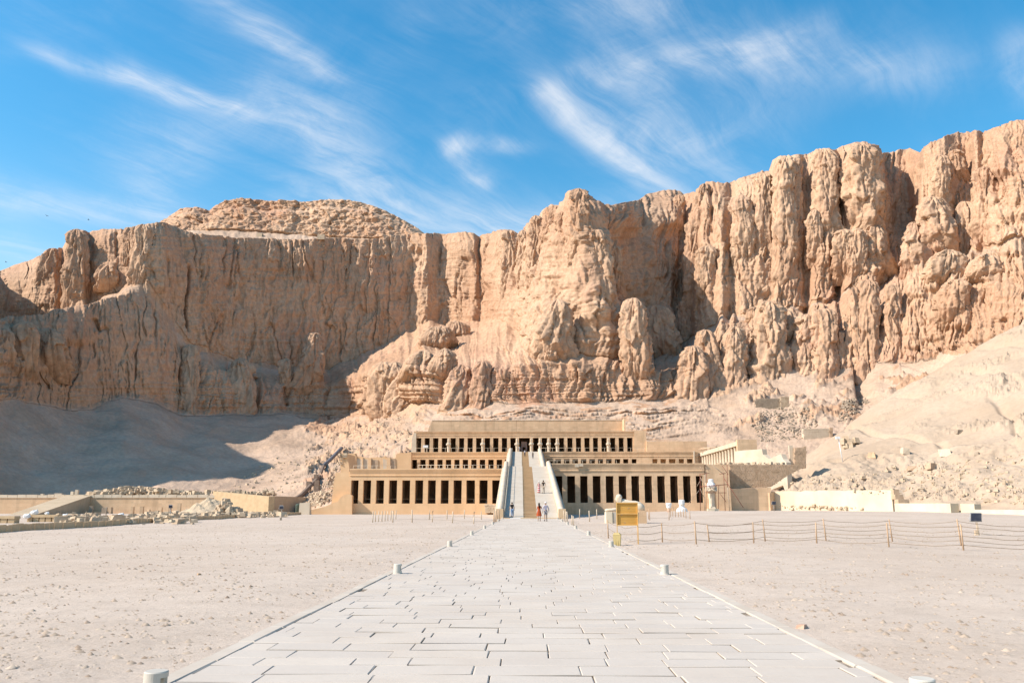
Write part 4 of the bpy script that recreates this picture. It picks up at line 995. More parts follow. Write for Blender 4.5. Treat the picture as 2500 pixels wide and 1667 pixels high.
MB().box(46.2, 46.8, 171.8, 209, 7.3, 13.9).wbuild('back_wall', M_PALE, t)
MB().box(42.8, 46.8, 170.8, 171.79, 7.3, 14.8).wbuild('end_wall', M_TAN, t)
MB().box(42.3, 46.9, 170, 209.5, 6.5, 7.7).wbuild('plinth', M_PALE, t)
# loose roof beams lying over the far end
b = MB()
for (xa, ya, xb, yb) in ((1785, 462, 1960, 433), (1800, 448, 2010, 432), (1830, 440, 1900, 455)):
    b.tube([at(*c2(xa, ya), 206), at(*c2(xb, yb), 200)], .16, 6)
b.wbuild('roof_beams', M_MUD, None, label='dark loose beams over the far end of the column row', cat='beams')

# railings along the terraces
def railing(name, label, p0, p1, n, h, mat_, rails=(1.0, .5), r=.035):
    p0, p1 = Vector(p0), Vector(p1); t = empty(name, p0, label=label, cat='railing', group='railings of the terraces')
    pm = MB().box(-r * 1.3, r * 1.3, -r * 1.3, r * 1.3, 0, h).mesh('post'); pm.materials.append(mat_)
    for i in range(n + 1):
        share(pm, 'post', t, (p1 - p0) * i / n)
    for k in rails:
        MB().tube([Vector((0, 0, h * k)), p1 - p0 + Vector((0, 0, h * k))], r, 6).build('rail', mat_, t)
    return t
railing('railing', 'pale timber railing on the roof edge of the orange gallery', (X(c1(1180)[0], 1140, 152), 152, 7.6), (X(c1(1985)[0], 1140, 152), 152, 7.6), 20, 1.15, M_RAIL, (1.0, .45), .045)
railing('railing', 'thin railing on the roof edge of the right lower gallery', (X(c2(350)[0], 1130, 146), 146, ZR - .6), (X(c2(1000)[0], 1130, 146), 146, ZR - .6), 8, 1.25, M_RAIL, (1.0, .55), .03)
railing('railing', 'thin railing at the left edge of the upper terrace', (X(c1(1150)[0], 1100, 211.5), 211.3, zfu - .1), (X(c1(2080)[0], 1100, 211.5), 211.3, zfu - .1), 16, 1.0, M_RAIL, (1.0,), .03)
railing('railing', 'thin railing at the right edge of the upper terrace', (X(c2(262)[0], 1100, 211.5), 211.3, zfu - .1), (X(c2(1260)[0], 1100, 211.5), 211.3, zfu - .1), 16, 1.0, M_RAIL, (1.0,), .03)
railing('railing', 'rope barrier inside the openings of the orange gallery', (X(c1(530)[0], 1217, YL + 1.2), YL + 1.2, Z(1228.7, YL)), (X(c1(1950)[0], 1217, YL + 1.2), YL + 1.2, Z(1228.7, YL)), 12, .78, M_RAIL, (1.0,), .02)
railing('railing', 'pale railing by the ruined chapel front', (X(c1(560)[0], 1140, 153), 153, 7.6), (X(c1(960)[0], 1140, 153), 153, 7.6), 9, 1.1, M_RAIL, (1.0,), .03)
railing('railing', 'slim metal handrail beside the left balustrade of the lower ramp', (axis_x(98) - 3.05, 98, .15), (axis_x(141) - 3.05, 141, 7.95), 14, .95, M_RAIL, (1.0,), .025)
t = empty('information_board', (X(c1(1248)[0], 1100, 211.8), 211.8, zfu), label='small pale board on two posts on the left upper terrace', cat='sign')
p = at(*c1(1225, 440), 211.8); q = at(*c1(1275, 418), 211.8)
MB().box(p.x, q.x, 211.75, 211.85, p.z, q.z).wbuild('board', M_WRAP, t)
for fx in (.3, .7): MB().box(p.x + (q.x - p.x) * fx - .05, p.x + (q.x - p.x) * fx + .05, 211.86, 211.95, zfu - .1, q.z - .1).wbuild('post', M_RAIL, t)

# ---- walls to the right of the temple
t = masonry('brick_wall', [(2085, 600), (2350, 605), (2780, 605), (2770, 640), (2650, 700), (2560, 760), (2480, 815), (2090, 835)], c2, 146.0, 1.6, M_MUD, .22, .42, 9, proud=.04, label='brown mud brick retaining wall right of the lower gallery', cat='wall')
poly_wall('plaster_wall', [(2088, 1060), (2080, 838), (2480, 820), (2475, 1055)], c2, 144.6, 1.3, M_TAN, label='tan plaster wall under the brown brick wall', cat='wall')
def wall_run(name, a, b_, z0a, z1a, z0b, z1b, th, m, n=1, rag=0, seed=1, **kw):
    """a wall along the line a-b (x,y) with its own base and top heights at both ends"""
    a, b_ = Vector(a), Vector(b_); d = (b_ - a).normalized(); nr = Vector((-d.y, d.x)); r = random.Random(seed); mb = MB()
    if nr.y < 0: nr = -nr
    pts = [a + (b_ - a) * i / n for i in range(n + 1)]
    top = [z1a + (z1b - z1a) * i / n + (r.uniform(-rag, rag) if rag else 0) for i in range(n + 1)]
    bot = [z0a + (z0b - z0a) * i / n for i in range(n + 1)]
    vs = []
    for p, zt, zb_ in zip(pts, top, bot):
        q_ = p + nr * th
        vs += [(p.x, p.y, zb_), (q_.x, q_.y, zb_), (q_.x, q_.y, zt), (p.x, p.y, zt)]
    fs = [(4 * i + k, 4 * i + (k + 1) % 4, 4 * i + 4 + (k + 1) % 4, 4 * i + 4 + k) for i in range(n) for k in range(4)] + [(3, 2, 1, 0), (4 * n, 4 * n + 1, 4 * n + 2, 4 * n + 3)]
    return mb.add(vs, fs).wbuild(name, m, None, **kw)
def gp(px, py, Y): p = at(px, py, Y); return (p.x, p.y)
wall_run('white_wall', gp(1893, 1240, 146), gp(2180, 1240, 129), .2, Z(1199, 146), .2, Z(1196.5, 129), 1.2, M_WHITE, 24, .10, 3, label='long cream plastered wall in full sun at the foot of the right slope', cat='wall')
wall_run('white_wall_return', gp(1881, 1240, 144.4), gp(1893, 1240, 145.9), .1, Z(1203, 144.4), .1, Z(1199, 146), 1.0, M_TAN, 1, label='short tan return at the left end of the cream wall', cat='wall')
wall_run('low_wall', gp(2185, 1245, 127), gp(2322, 1250, 117.5), -.1, Z(1228, 127), -.1, Z(1229, 117.5), 1.5, M_WHITE, 8, .03, 4, label='low cream wall continuing from the long cream wall', cat='wall')
wall_run('low_wall', gp(2346, 1248, 118), gp(2380, 1248, 116), -.1, Z(1229, 118), -.1, Z(1230, 116), 1.3, M_WHITE, 2, .02, 4, label='short cream wall stub right of the gap in the low wall', cat='wall')
wall_run('low_kerb', gp(2380, 1252, 113), gp(2620, 1256, 101), -.1, Z(1243, 113), -.1, Z(1244, 101), .8, M_WHITE, 6, .03, 4, label='lowest bright kerb wall at the right edge', cat='wall')
# ------------------------------------------------------------------ paved path
M_PAVE = None
def paving_material():
    m = bpy.data.materials.new('paving_stone'); m.use_nodes = True; n = N(m.node_tree)
    bs = m.node_tree.nodes['Principled BSDF']; bs.inputs['Roughness'].default_value = .8; bs.inputs['Specular IOR Level'].default_value = .2
    pos = n.new('ShaderNodeNewGeometry').outputs['Position']
    rn = n.new('ShaderNodeObjectInfo').outputs['Random']
    c = n.mix(n.smooth(n.noise(pos, .55, 5, .6), .34, .68), (.555, .475, .395), (.505, .42, .34))
    c = n.mix(n.math('MULTIPLY', rn, .45), c, (.46, .405, .355))
    c = n.mix(n.math('MULTIPLY', n.smooth(n.noise(pos, 3.0, 6, .7), .50, .74), .5), c, (.47, .405, .34))
    c = n.mix(n.math('MULTIPLY', n.smooth(n.noise(pos, 30, 3, .7), .56, .74), .35), c, (.40, .35, .30))
    n.lk(c, bs.inputs['Base Color'])
    b = n.new('ShaderNodeBump'); b.inputs['Strength'].default_value = .35; b.inputs['Distance'].default_value = .01
    n.lk(n.noise(pos, 9, 8, .7), b.inputs['Height']); n.lk(b.outputs[0], bs.inputs['Normal'])
    return m
M_PAVE = paving_material()
M_JOINT = mat('joint_earth', (.22, .17, .125), (.36, .29, .22), 2.2)
M_LAMP = mat('lamp_enamel', (.56, .52, .45), (.49, .44, .37), 3, rough=.45, speck=((.55, .50, .42), 9, .3))
M_LENS = mat('lamp_lens', (.40, .34, .25), (.30, .25, .18), 6, rough=.4)
path = MB().box(-3.3, 3.3, 2.0, 97.0, -.30, -.026).wbuild('path', M_JOINT, None, kind='structure')
def stone_box(L, Wd, r, e=.008):
    """a slab with worn edges: bottom, side and bevelled top ring"""
    j = lambda: r.uniform(-.006, .006)
    def ring(i, z): return [(-L / 2 + i + j(), -Wd / 2 + i + j(), z), (L / 2 - i + j(), -Wd / 2 + i + j(), z), (L / 2 - i + j(), Wd / 2 - i + j(), z), (-L / 2 + i + j(), Wd / 2 - i + j(), z)]
    vs = ring(0, -.06) + ring(0, -e) + ring(e, 0)
    fs = [(4 * k + i, 4 * k + (i + 1) % 4, 4 * k + 4 + (i + 1) % 4, 4 * k + 4 + i) for k in range(2) for i in range(4)] + [(8, 9, 10, 11)]
    return vs, fs
rp = random.Random(21); stones = []
y = 3.2
while y < 96.4:
    dpt = rp.uniform(.36, .47); x = -3.09 - rp.uniform(0, .5)
    while x < 3.09:
        L = rp.uniform(.55, 1.05); a, b_ = max(x, -3.09), min(x + L, 3.09)
        if b_ - a > .12: stones.append(((a + b_) / 2, y + dpt / 2, b_ - a, dpt))
        x += L
    y += dpt
rest = MB(); cnt = 0
for (sx_, sy_, L, Wd) in stones:
    g = rp.uniform(.005, .008); gy = rp.uniform(.022, .032)
    vs, fs = stone_box(L - g, Wd - gy, rp)
    z = rp.uniform(-.006, .003); tx, ty = rp.uniform(-.006, .006), rp.uniform(-.008, .008)
    if sy_ > 6.0 and cnt < 300:
        me = bpy.data.meshes.new('paving_stone'); me.from_pydata(vs, [], fs); me.materials.append(M_PAVE); me.materials.append(M_JOINT)
        for q_ in range(4): me.polygons[q_].material_index = 1          # earth-stained sides
        o = wlink('paving_stone', me, None, path); o.location = (sx_, sy_, z); o.rotation_euler = (tx, ty, rp.uniform(-.006, .006)); cnt += 1
    else:
        rest.add([(v[0] + sx_, v[1] + sy_, v[2] + z + v[0] * ty) for v in vs], fs)
po_ = rest.wbuild('paving', M_PAVE, path, kind='stuff'); po_.data.materials.append(M_JOINT)
for q_, pl in enumerate(po_.data.polygons):
    if abs(pl.normal.z) < .3: pl.material_index = 1
M_KERB = mat('kerb_stone', (.53, .455, .375), (.47, .39, .31), 1.0, bump=.01, bscale=6, speck=((.45, .37, .29), 3, .4))
for s in (-1, 1):
    y = 3.0
    while y < 96.3:
        L = rp.uniform(1.0, 1.6)
        vs, fs = stone_box(.19, L - .012, rp, .015)
        me = bpy.data.meshes.new('kerb_stone'); me.from_pydata(vs, [], fs); me.materials.append(M_KERB)
        o = wlink('kerb_stone', me, None, path); o.location = (s * 3.2 + rp.uniform(-.008, .008), y + L / 2, rp.uniform(-.004, .008)); o.rotation_euler = (0, 0, rp.uniform(-.006, .006))
        y += L

# path lamps: squat cylinders with a window cut towards the path
def lamp_meshes():
    r, h = .093, .21; n = 32; a0 = 11
    vs, fs = [], []
    def ring(rr, z): 
        k0 = len(vs); vs.extend([(rr * math.cos(2 * math.pi * k / n), rr * math.sin(2 * math.pi * k / n), z) for k in range(n)]); return k0
    r0, r1, r2, r3, r4 = ring(r, -.06), ring(r, .065), ring(r, .165), ring(r, h - .008), ring(r - .008, h)
    win = lambda k: (k + n // 8) % n < n // 4 + 1 - 1          # faces +x
    for k in range(n):
        k1 = (k + 1) % n
        fs.append((r0 + k, r0 + k1, r1 + k1, r1 + k))
        if not win(k): fs.append((r1 + k, r1 + k1, r2 + k1, r2 + k))
        fs.append((r2 + k, r2 + k1, r3 + k1, r3 + k)); fs.append((r3 + k, r3 + k1, r4 + k1, r4 + k))
    fs.append(tuple(r4 + k for k in range(n)))
    i1, i2 = ring(r - .03, .065), ring(r - .03, .165)
    for k in range(n):
        k1 = (k + 1) % n
        if win(k): fs += [(r1 + k, r1 + k1, i1 + k1, i1 + k), (r2 + k1, r2 + k, i2 + k, i2 + k1)]
    ks = [k for k in range(n) if win(k)]
    for k, sgn in ((ks[0] if False else None, 0),): pass
    kk = [k for k in range(n) if win(k) and not win((k - 1) % n)][0]; ke = [k for k in range(n) if win(k) and not win((k + 1) % n)][0]
    fs.append((r1 + kk, i1 + kk, i2 + kk, r2 + kk)); e1 = (ke + 1) % n; fs.append((i1 + e1, r1 + e1, r2 + e1, i2 + e1))
    me = bpy.data.meshes.new('housing'); me.from_pydata(vs, [], fs); me.materials.append(M_LAMP)
    l = MB(); l.lathe([(r - .034, .06), (r - .034, .17)], n=24); lm = l.mesh('lens'); lm.materials.append(M_LENS)
    b = MB(); b.lathe([(r + .018, -.05), (r + .018, .012), (r + .004, .02)], n=24); bm_ = b.mesh('base_ring'); bm_.materials.append(M_KERB)
    return me, lm, bm_
lm_ = lamp_meshes()
ORD = ['nearest the camera', 'second from the camera', 'third from the camera', 'fourth from the camera', 'fifth from the camera', 'sixth from the camera', 'seventh from the camera', 'eighth from the camera']
for s, nm in ((-1, 'left'), (1, 'right')):
    for i, y in enumerate([6.85, 19.0, 31.2, 43, 55, 67, 79, 91]):
        t = empty('path_lamp', (s * 2.98, y + (0 if s < 0 else -.1 - .06 * (i == 0)), .0), 0 if s < 0 else math.pi, label='squat white path lamp on the %s edge of the paved path, %s' % (nm, ORD[i]), cat='path lamp', group='white lamps along the paved path')
        for me, n_ in zip(lm_, ('housing', 'lens', 'base_ring')): share(me, n_, t, (0, 0, 0))

# ------------------------------------------------------------------ placing things on the terrain
bpy.context.view_layer.update()
_dg = bpy.context.evaluated_depsgraph_get()
def hit(px, py, ymin=0):
    o = Vector((0, 0, CAM_Z)); d = px_dir(px, py).normalized()
    if ymin: o = o + d * (ymin / d.y)
    ok, loc, nor, idx, ob, _ = scene.ray_cast(_dg, o, d)
    return loc if ok else None
def drop(x, y, z=400.0):
    ok, loc, nor, idx, ob, _ = scene.ray_cast(_dg, Vector((x, y, z)), Vector((0, 0, -1)))
    return loc.z if ok else 0.0

# ------------------------------------------------------------------ fences of stakes and rope
M_STAKE = mat('stake_wood', (.50, .34, .22), (.42, .28, .175), 5, streak=((.20, .13, .08), (30, 30, 3), .5))
M_STAKE2 = mat('pale_stake', (.58, .47, .35), (.50, .39, .28), 5)
M_ROPE = mat('rope', (.27, .19, .125), (.21, .15, .10), 20)
def gz(x, y): return float(ground_z(np.array([x]), np.array([y]))[0])
def fence(label, posts, hts, m, lean=None, ropes=(.92, .55, .2), sag=.09, r=.028, rr=.009, skip=()):
    """posts: (x, y); each post and each length of rope is a part"""
    t = empty('rope_fence', (posts[0][0], posts[0][1], gz(*posts[0])), label=label, cat='fence', group='rope and stake fences')
    o0 = t.location; tops = []
    for i, ((x, y), h) in enumerate(zip(posts, hts)):
        z = gz(x, y); lx, ly = (lean[i] if lean else (rnd.uniform(-.05, .05), rnd.uniform(-.04, .04)))
        b = MB(); b.tube([(0, 0, -.15), (lx * .5, ly * .5, h * .5), (lx, ly, h)], [r * 1.1, r, r * .92], 8)
        b.build('post', m, t, Vector((x, y, z)) - o0)
        tops.append((Vector((x, y, z)), Vector((lx, ly, h))))
    for i in range(len(posts) - 1):
        if i in skip: continue
        (a, ua), (b_, ub) = tops[i], tops[i + 1]
        for k in ropes:
            p, q = a + ua * k, b_ + ub * k; L = (q - p).length
            pts = [p + (q - p) * f - Vector((0, 0, 4 * f * (1 - f) * sag * min(1.6, L / 3) * rnd.uniform(.8, 1.2))) - o0 for f in [j / 8 for j in range(9)]]
            MB().tube(pts, rr, 5).build('rope', M_ROPE, t)
    return t
def fp(conv, pts):
    out, hs = [], []
    for (cx, y0, y1) in pts:
        px, pt = conv(cx, y0); _, pb = conv(cx, y1)
        Y = ground_Y(pb)
        p = at(px, pb, Y); out.append((p.x, p.y)); hs.append((pb - pt) * Y / F_PX)
    return out, hs
po, hs = fp(c6, [(795, 520, 770), (1225, 600, 850), (1572, 570, 830), (2058, 550, 862)])
p2, h2 = fp(c3, [(283, 1180, 1332), (765, 1185, 1336), (1318, 1185, 1360), (1888, 1190, 1376)])
p2 += [(18.9, 29.5), (22.5, 29.2)]; h2 += [.8, .8]
fence('front fence of brown stakes and sagging ropes on the gravel right of the path', po + p2, hs + h2, M_STAKE, lean=[(rnd.uniform(-.04, .02), 0) for _ in range(10)])
po, hs = fp(c6, [(2246, 590, 828)])
p2, h2 = fp(c3, [(372, 1155, 1314), (838, 1155, 1316), (1345, 1155, 1316), (1872, 1150, 1342)])
p2 += [(21.2, 33.4), (24.0, 33.5)]; h2 += [.8, .8]
fence('rear fence of leaning stakes and ropes just behind the front fence', po + p2, hs + h2, M_STAKE, lean=[(-.07, 0)] * 7)
po, hs = fp(c1, [(743, 1050, 1155), (770, 1050, 1150), (800, 1050, 1148), (832, 1045, 1145), (862, 1045, 1140), (890, 1045, 1136), (917, 1043, 1132), (965, 1040, 1122)])
fence('close row of pale stakes on the gravel before the orange gallery', po, hs, M_STAKE2, ropes=(), r=.045)
po, hs = fp(c1, [(937, 1045, 1156), (1122, 1040, 1156), (1313, 1050, 1152), (1507, 1050, 1157), (1710, 1055, 1166), (1905, 1050, 1158)])
fence('front row of pale stakes left of the ramp foot', po, hs, M_STAKE2, ropes=(.25,), r=.05, sag=.03)
po, hs = fp(c1, [(1285, 1040, 1128), (1455, 1040, 1124), (1620, 1040, 1122), (1785, 1050, 1126)])
fence('rear row of pale stakes left of the ramp foot', po, hs, M_STAKE2, ropes=(.3,), r=.05, sag=.03)
po, hs = fp(c1, [(1904, 1050, 1160), (1920, 1045, 1150), (1936, 1040, 1146), (1955, 1035, 1140)])
fence('four tan stakes at the left side of the ramp foot', po, hs, M_STAKE, ropes=(), r=.06)
po, hs = fp(c6, [(160, 385, 540), (185, 395, 546), (210, 400, 555), (272, 450, 585), (297, 462, 596)])
fence('short stakes with a slack rope at the right side of the ramp foot', po, hs, M_STAKE2, ropes=(.9,), r=.045, sag=.2)
po, hs = fp(c6, [(382, 370, 498), (526, 395, 550), (630, 368, 500)])
fence('three pale stakes left of the sphinx', po, hs, M_STAKE2, ropes=(), r=.05)
po, hs = fp(c6, [(1372, 362, 505), (1390, 370, 522), (1666, 362, 518), (1692, 360, 492), (1722, 360, 488), (1757, 362, 492), (1800, 368, 492), (1838, 370, 492), (1876, 372, 494), (1912, 376, 500), (1968, 378, 508)])
fence('row of slim stakes between the sphinx and the wrapped statues', po, hs, M_STAKE, ropes=(.2,), r=.04, sag=.02, skip=(0,))

# ------------------------------------------------------------------ signboard, bin, slab
M_BOARD = mat('ochre_board', (.62, .335, .085), (.55, .285, .065), 1.5, rough=.7, streak=((.38, .20, .055), (3, 3, 25), .4))
M_FRAME = mat('ochre_frame', (.68, .42, .15), (.60, .35, .11), 2, rough=.7)
Ys = ground_Y(1325.5)
a, b_ = at(*c6(905, 270), Ys), at(*c6(1225, 602), Ys)
x0, x1, z1, z0 = a.x, b_.x, a.z, b_.z; zm = at(*c6(1000, 433), Ys).z; gzs = gz((x0 + x1) / 2, Ys)
t = empty('signboard', ((x0 + x1) / 2, Ys, gzs), label='ochre two-panel signboard seen from behind, right of the path', cat='sign')
fw = .035
MB().box(x0 + fw, x1 - fw, Ys, Ys + .02, zm + fw / 2, z1 - fw).wbuild('panel', M_BOARD, t)
MB().box(x0 + fw, x1 - fw, Ys, Ys + .02, z0 + fw, zm - fw / 2).wbuild('panel', M_BOARD, t)
for (xa, xb, za, zb) in ((x0, x1, z1 - fw, z1), (x0, x1, z0, z0 + fw), (x0 + fw, x1 - fw, zm - fw / 2, zm + fw / 2)):
    MB().box(xa, xb, Ys - .045, Ys + .03, za, zb, .002).wbuild('frame_rail', M_FRAME, t)
for xa in (x0, x1 - fw): MB().box(xa, xa + fw, Ys - .044, Ys + .029, z0 + fw, z1 - fw).wbuild('frame_stile', M_FRAME, t)
for xa in (x0 + .004, x1 - .032): MB().box(xa, xa + .028, Ys - .03, Ys + .0, gzs - .1, z0).wbuild('leg', M_FRAME, t)
for (cx, cy) in ((1085, 355), (985, 450), (1030, 562)):
    p = at(*c6(cx, cy), Ys); MB().box(p.x - .04, p.x + .04, Ys - .006, Ys - .001, p.z - .012, p.z + .012).wbuild('bracket', M_STAKE, t)
M_BIN = mat('bin_plastic', (.60, .47, .22), (.54, .41, .18), 2.5, rough=.6, speck=((.40, .30, .13), 5, .4))
YBN = ground_Y(1328)
p0, p1 = at(*c6(858, 868), YBN), at(*c6(988, 868), YBN); hb = .49; bx = (p0.x + p1.x) / 2; bw_ = (p1.x - p0.x) * .86; g0 = gz(bx, YBN)
t = empty('litter_bin', (bx, YBN, g0), R(-12), label='ochre plastic litter bin at the edge of the path', cat='bin')
w2 = bw_ / 2
MB().hexa([(-w2 * .8, -w2 * .8, 0), (w2 * .8, -w2 * .8, 0), (w2 * .8, w2 * .8, 0), (-w2 * .8, w2 * .8, 0)], [(-w2, -w2, hb * .84), (w2, -w2, hb * .84), (w2, w2, hb * .84), (-w2, w2, hb * .84)]).build('body', M_BIN, t)
MB().hexa([(-w2 * 1.05, -w2 * 1.05, hb * .84), (w2 * 1.05, -w2 * 1.05, hb * .84), (w2 * 1.05, w2 * 1.05, hb * .84), (-w2 * 1.05, w2 * 1.05, hb * .84)],
          [(-w2 * .7, -w2 * .95, hb), (w2 * .55, -w2 * .95, hb), (w2 * .55, w2 * .95, hb), (-w2 * .7, w2 * .95, hb)]).build('lid', M_BIN, t)
for k in (-.33, .33): MB().box(w2 * k - .008, w2 * k + .008, -w2 * .93, -w2 * .8, .03, hb * .78).build('rib', M_BIN, t)
M_GREY = mat('grey_slab', (.34, .32, .28), (.27, .25, .21), 3)
p = at(*c6(790, 815), 34.0)
MB().box(-.33, .33, -.35, .35, 0, .05, .02).build('drain_cover', M_GREY, None, (p.x, 34.3, gz(p.x, 34.3) - .01), (0, 0, .1), label='flat grey slab on the gravel left of the litter bin', cat='slab')

# ------------------------------------------------------------------ floodlights
M_DARK = mat('floodlight_glass', (.05, .06, .09), (.09, .10, .13), 4, rough=.15)
M_METAL = mat('grey_metal', (.42, .41, .40), (.34, .33, .32), 5, rough=.5)
def floodlight(loc, h, wd, hd, rz, label, stump=True):
    t = empty('floodlight', loc, rz, label=label, cat='floodlight', group='floodlights facing the temple')
    if stump:
        MB().box(-.10, .06, -.08, .1, -.1, .26, .012).build('base_stone', M_RUBBLE, t)
        MB().hexa([(.02, -.05, -.1), (.13, -.05, -.1), (.13, .05, -.1), (.02, .05, -.1)], [(.0, -.04, h - .02), (.09, -.04, h - .02), (.09, .04, h - .02), (.0, .04, h - .02)]).build('stake', M_STAKE2, t)
    else: MB().tube([(0, 0, -.1), (0, 0, h)], .03, 8).build('pole', M_METAL, t)
    b = MB(); b.tube([(-wd / 2 - .03, 0, h + hd * .5), (-wd / 2 - .03, 0, h + .02), (wd / 2 + .03, 0, h + .02), (wd / 2 + .03, 0, h + hd * .5)], .018, 6); b.build('bracket', M_METAL, t)
    hd_ = empty('head', (0, 0, h + .04)); hd_.parent = t; hd_.rotation_euler = (R(18), 0, 0)
    MB().hexa([(-wd / 2, -.06, 0), (wd / 2, -.06, 0), (wd / 2 * .8, .2, .04), (-wd / 2 * .8, .2, .04)], [(-wd / 2, -.06, hd), (wd / 2, -.06, hd), (wd / 2 * .8, .2, hd * .85), (-wd / 2 * .8, .2, hd * .85)]).build('casing', M_METAL, hd_)
    MB().box(-wd / 2 + .03, wd / 2 - .03, -.075, -.062, .03, hd - .03).build('glass', M_DARK, hd_)
    return t
Yf = ground_Y(c3(0, 1268)[1]); p = at(*c3(1992, 1268), Yf)
floodlight((p.x, p.y, gz(p.x, p.y)), (c3(0, 1268)[1] - c3(0, 1172)[1]) * Yf / F_PX, .54, .46, R(-8), 'large dark floodlight on a stump behind the right rope fence')
p = at(*c3(440, 1110), 125); floodlight((p.x, p.y, gz(p.x, p.y)), .95, .6, .52, 0, 'small floodlight before the left end of the cream wall', False)
p = at(*c4(2148, 850), 86); floodlight((p.x, p.y, gz(p.x, p.y)), 1.1, .42, .36, R(20), 'small dark floodlight beside the gravel left of the temple')
p = at(*c4(1302, 800), 92); floodlight((p.x, p.y, gz(p.x, p.y) + .2), 1.0, .40, .34, R(20), 'small dark floodlight standing in the rubble strip on the left', False)

# ------------------------------------------------------------------ sphinx on its plinth
def loft(b, secs, n=14):
    """rings (centre, half width along y, half height) joined along the body; the body runs along x"""
    vs = []
    for (c, ry, rz) in secs:
        vs += [(c[0], c[1] + ry * math.cos(2 * math.pi * k / n), c[2] + rz * math.sin(2 * math.pi * k / n)) for k in range(n)]
    fs = [(i * n + k, i * n + (k + 1) % n, (i + 1) * n + (k + 1) % n, (i + 1) * n + k) for i in range(len(secs) - 1) for k in range(n)]
    fs += [tuple(range(n - 1, -1, -1)), tuple((len(secs) - 1) * n + k for k in range(n))]
    return b.add(vs, fs, True)
Yx = 73.0
xa, xb = at(*c6(752, 500), Yx).x, at(*c6(1332, 500), Yx).x; zt = at(*c6(1000, 400), Yx).z
t = empty('plinth', ((xa + xb) / 2, Yx, 0), label='long pale stone plinth under the sphinx', cat='plinth')
MB().box(xa, xa + .55, Yx - .75, Yx + .75, -.3, zt - .03, .01).wbuild('front_block', M_WHITE, t)
MB().box(xa + .56, xa + (xb - xa) * .80, Yx - .7, Yx + .7, -.3, zt - .05, .01).wbuild('middle_block', M_RAMP, t)
MB().box(xa + (xb - xa) * .802, xb, Yx - .72, Yx + .72, -.3, zt + .1, .02).wbuild('rear_block', M_TAN, t)
MB().box(xa + .9, xa + 1.15, Yx - .72, Yx - .69, zt - .42, zt - .2).wbuild('dark_patch', M_GREY, t)
t = empty('sphinx', (xa + (xb - xa) * .45, Yx, zt), label='weathered stone sphinx lying on its plinth, facing the path', cat='statue')
Ls = xb - xa; ox = xa + (xb - xa) * .45
b = MB(); X0 = xa - ox
loft(b, [((X0 + Ls * .30, 0, .50), .22, .30), ((X0 + Ls * .36, 0, .60), .34, .50), ((X0 + Ls * .46, 0, .58), .36, .50), ((X0 + Ls * .62, 0, .50), .33, .44), ((X0 + Ls * .76, 0, .46), .38, .46), ((X0 + Ls * .88, 0, .38), .40, .42), ((X0 + Ls * .97, 0, .26), .28, .26)])
b.build('body', M_STATUE, t)
for s in (-1, 1):
    MB().tube([(X0 + Ls * .42, s * .3, .22), (X0 + Ls * .16, s * .26, .13), (X0 + Ls * .04, s * .26, .11), (X0 + Ls * .0, s * .26, .07)], [.18, .13, .13, .07], 8).build('foreleg', M_STATUE, t)
    MB().ball((X0 + Ls * .84, s * .36, .32), .36, 10, 8, sx=1.15, sy=.5, sz=.95).build('haunch', M_STATUE, t)
hz = at(*c6(0 + 930, 150), Yx).z - zt; hx = at(*c6(942, 210), Yx).x - ox
hd = MB(); hd.ball((hx - .06, 0, hz - .44), .24, 14, 10, sx=.95, sy=.85, sz=1.25); hd.ball((hx - .30, 0, hz - .44), .05, 6, 5, sz=1.4); hd.tube([(hx - .02, 0, hz - .8), (hx + .05, 0, hz - 1.1)], [.2, .3], 10)
for s in (-1, 1): hd.ball((hx - .24, s * .09, hz - .36), .03, 6, 4); hd.ball((hx - .02, s * .22, hz - .42), .05, 6, 4, sx=.6, sz=1.3)
hd.build('head', M_STATUE, t)
nm = MB(); nm.ball((hx + .03, 0, hz - .30), .30, 14, 8, sx=.95, sy=1.0, sz=1.0)
for s in (-1, 1): nm.hexa([(hx - .16, s * .24 - .1, hz - 1.0), (hx + .12, s * .24 - .1, hz - 1.0), (hx + .12, s * .24 + .1, hz - 1.0), (hx - .16, s * .24 + .1, hz - 1.0)], [(hx - .04, s * .24 - .09, hz - .3), (hx + .22, s * .24 - .09, hz - .3), (hx + .22, s * .24 + .09, hz - .3), (hx - .04, s * .24 + .09, hz - .3)])
nm.build('headcloth', M_STATUE, t)

# ------------------------------------------------------------------ wrapped statues, colossus and scaffold
M_PINKB = mat('pink_base', (.56, .38, .28), (.48, .31, .22), 3)
Yw = 128.0
p = at(*c6(1665, 388), Yw); zb = gz(p.x, Yw); k = Yw / F_PX / 5.88
t = empty('wrapped_statue', (p.x, Yw, zb), label='small statue wrapped in white sheet on a pinkish stand before the right gallery', cat='wrapped statue', group='wrapped statues')
MB().lathe([(28 * k, -.2), (26 * k, 45 * k), (24 * k, 50 * k)], n=12).build('stand', M_PINKB, t)
MB().lathe([(26 * k, 50 * k), (34 * k, 62 * k), (33 * k, 80 * k), (40 * k, 95 * k), (42 * k, 118 * k), (36 * k, 124 * k), (10 * k, 126 * k)], n=9, smooth=False).build('wrapping', M_WRAP, t)
p = at(*c6(1852, 390), Yw - .5); zb = gz(p.x, Yw)
t = empty('wrapped_statue', (p.x, Yw - .5, zb), label='broad statue wrapped in white sheet with a tall head, before the right gallery', cat='wrapped statue', group='wrapped statues')
MB().lathe([(80 * k, -.2), (78 * k, 22 * k), (68 * k, 42 * k), (44 * k, 58 * k), (36 * k, 70 * k), (37 * k, 90 * k), (42 * k, 104 * k), (41 * k, 158 * k), (34 * k, 163 * k), (8 * k, 165 * k)], n=11, smooth=False, sy=.7).build('wrapping', M_WRAP, t)
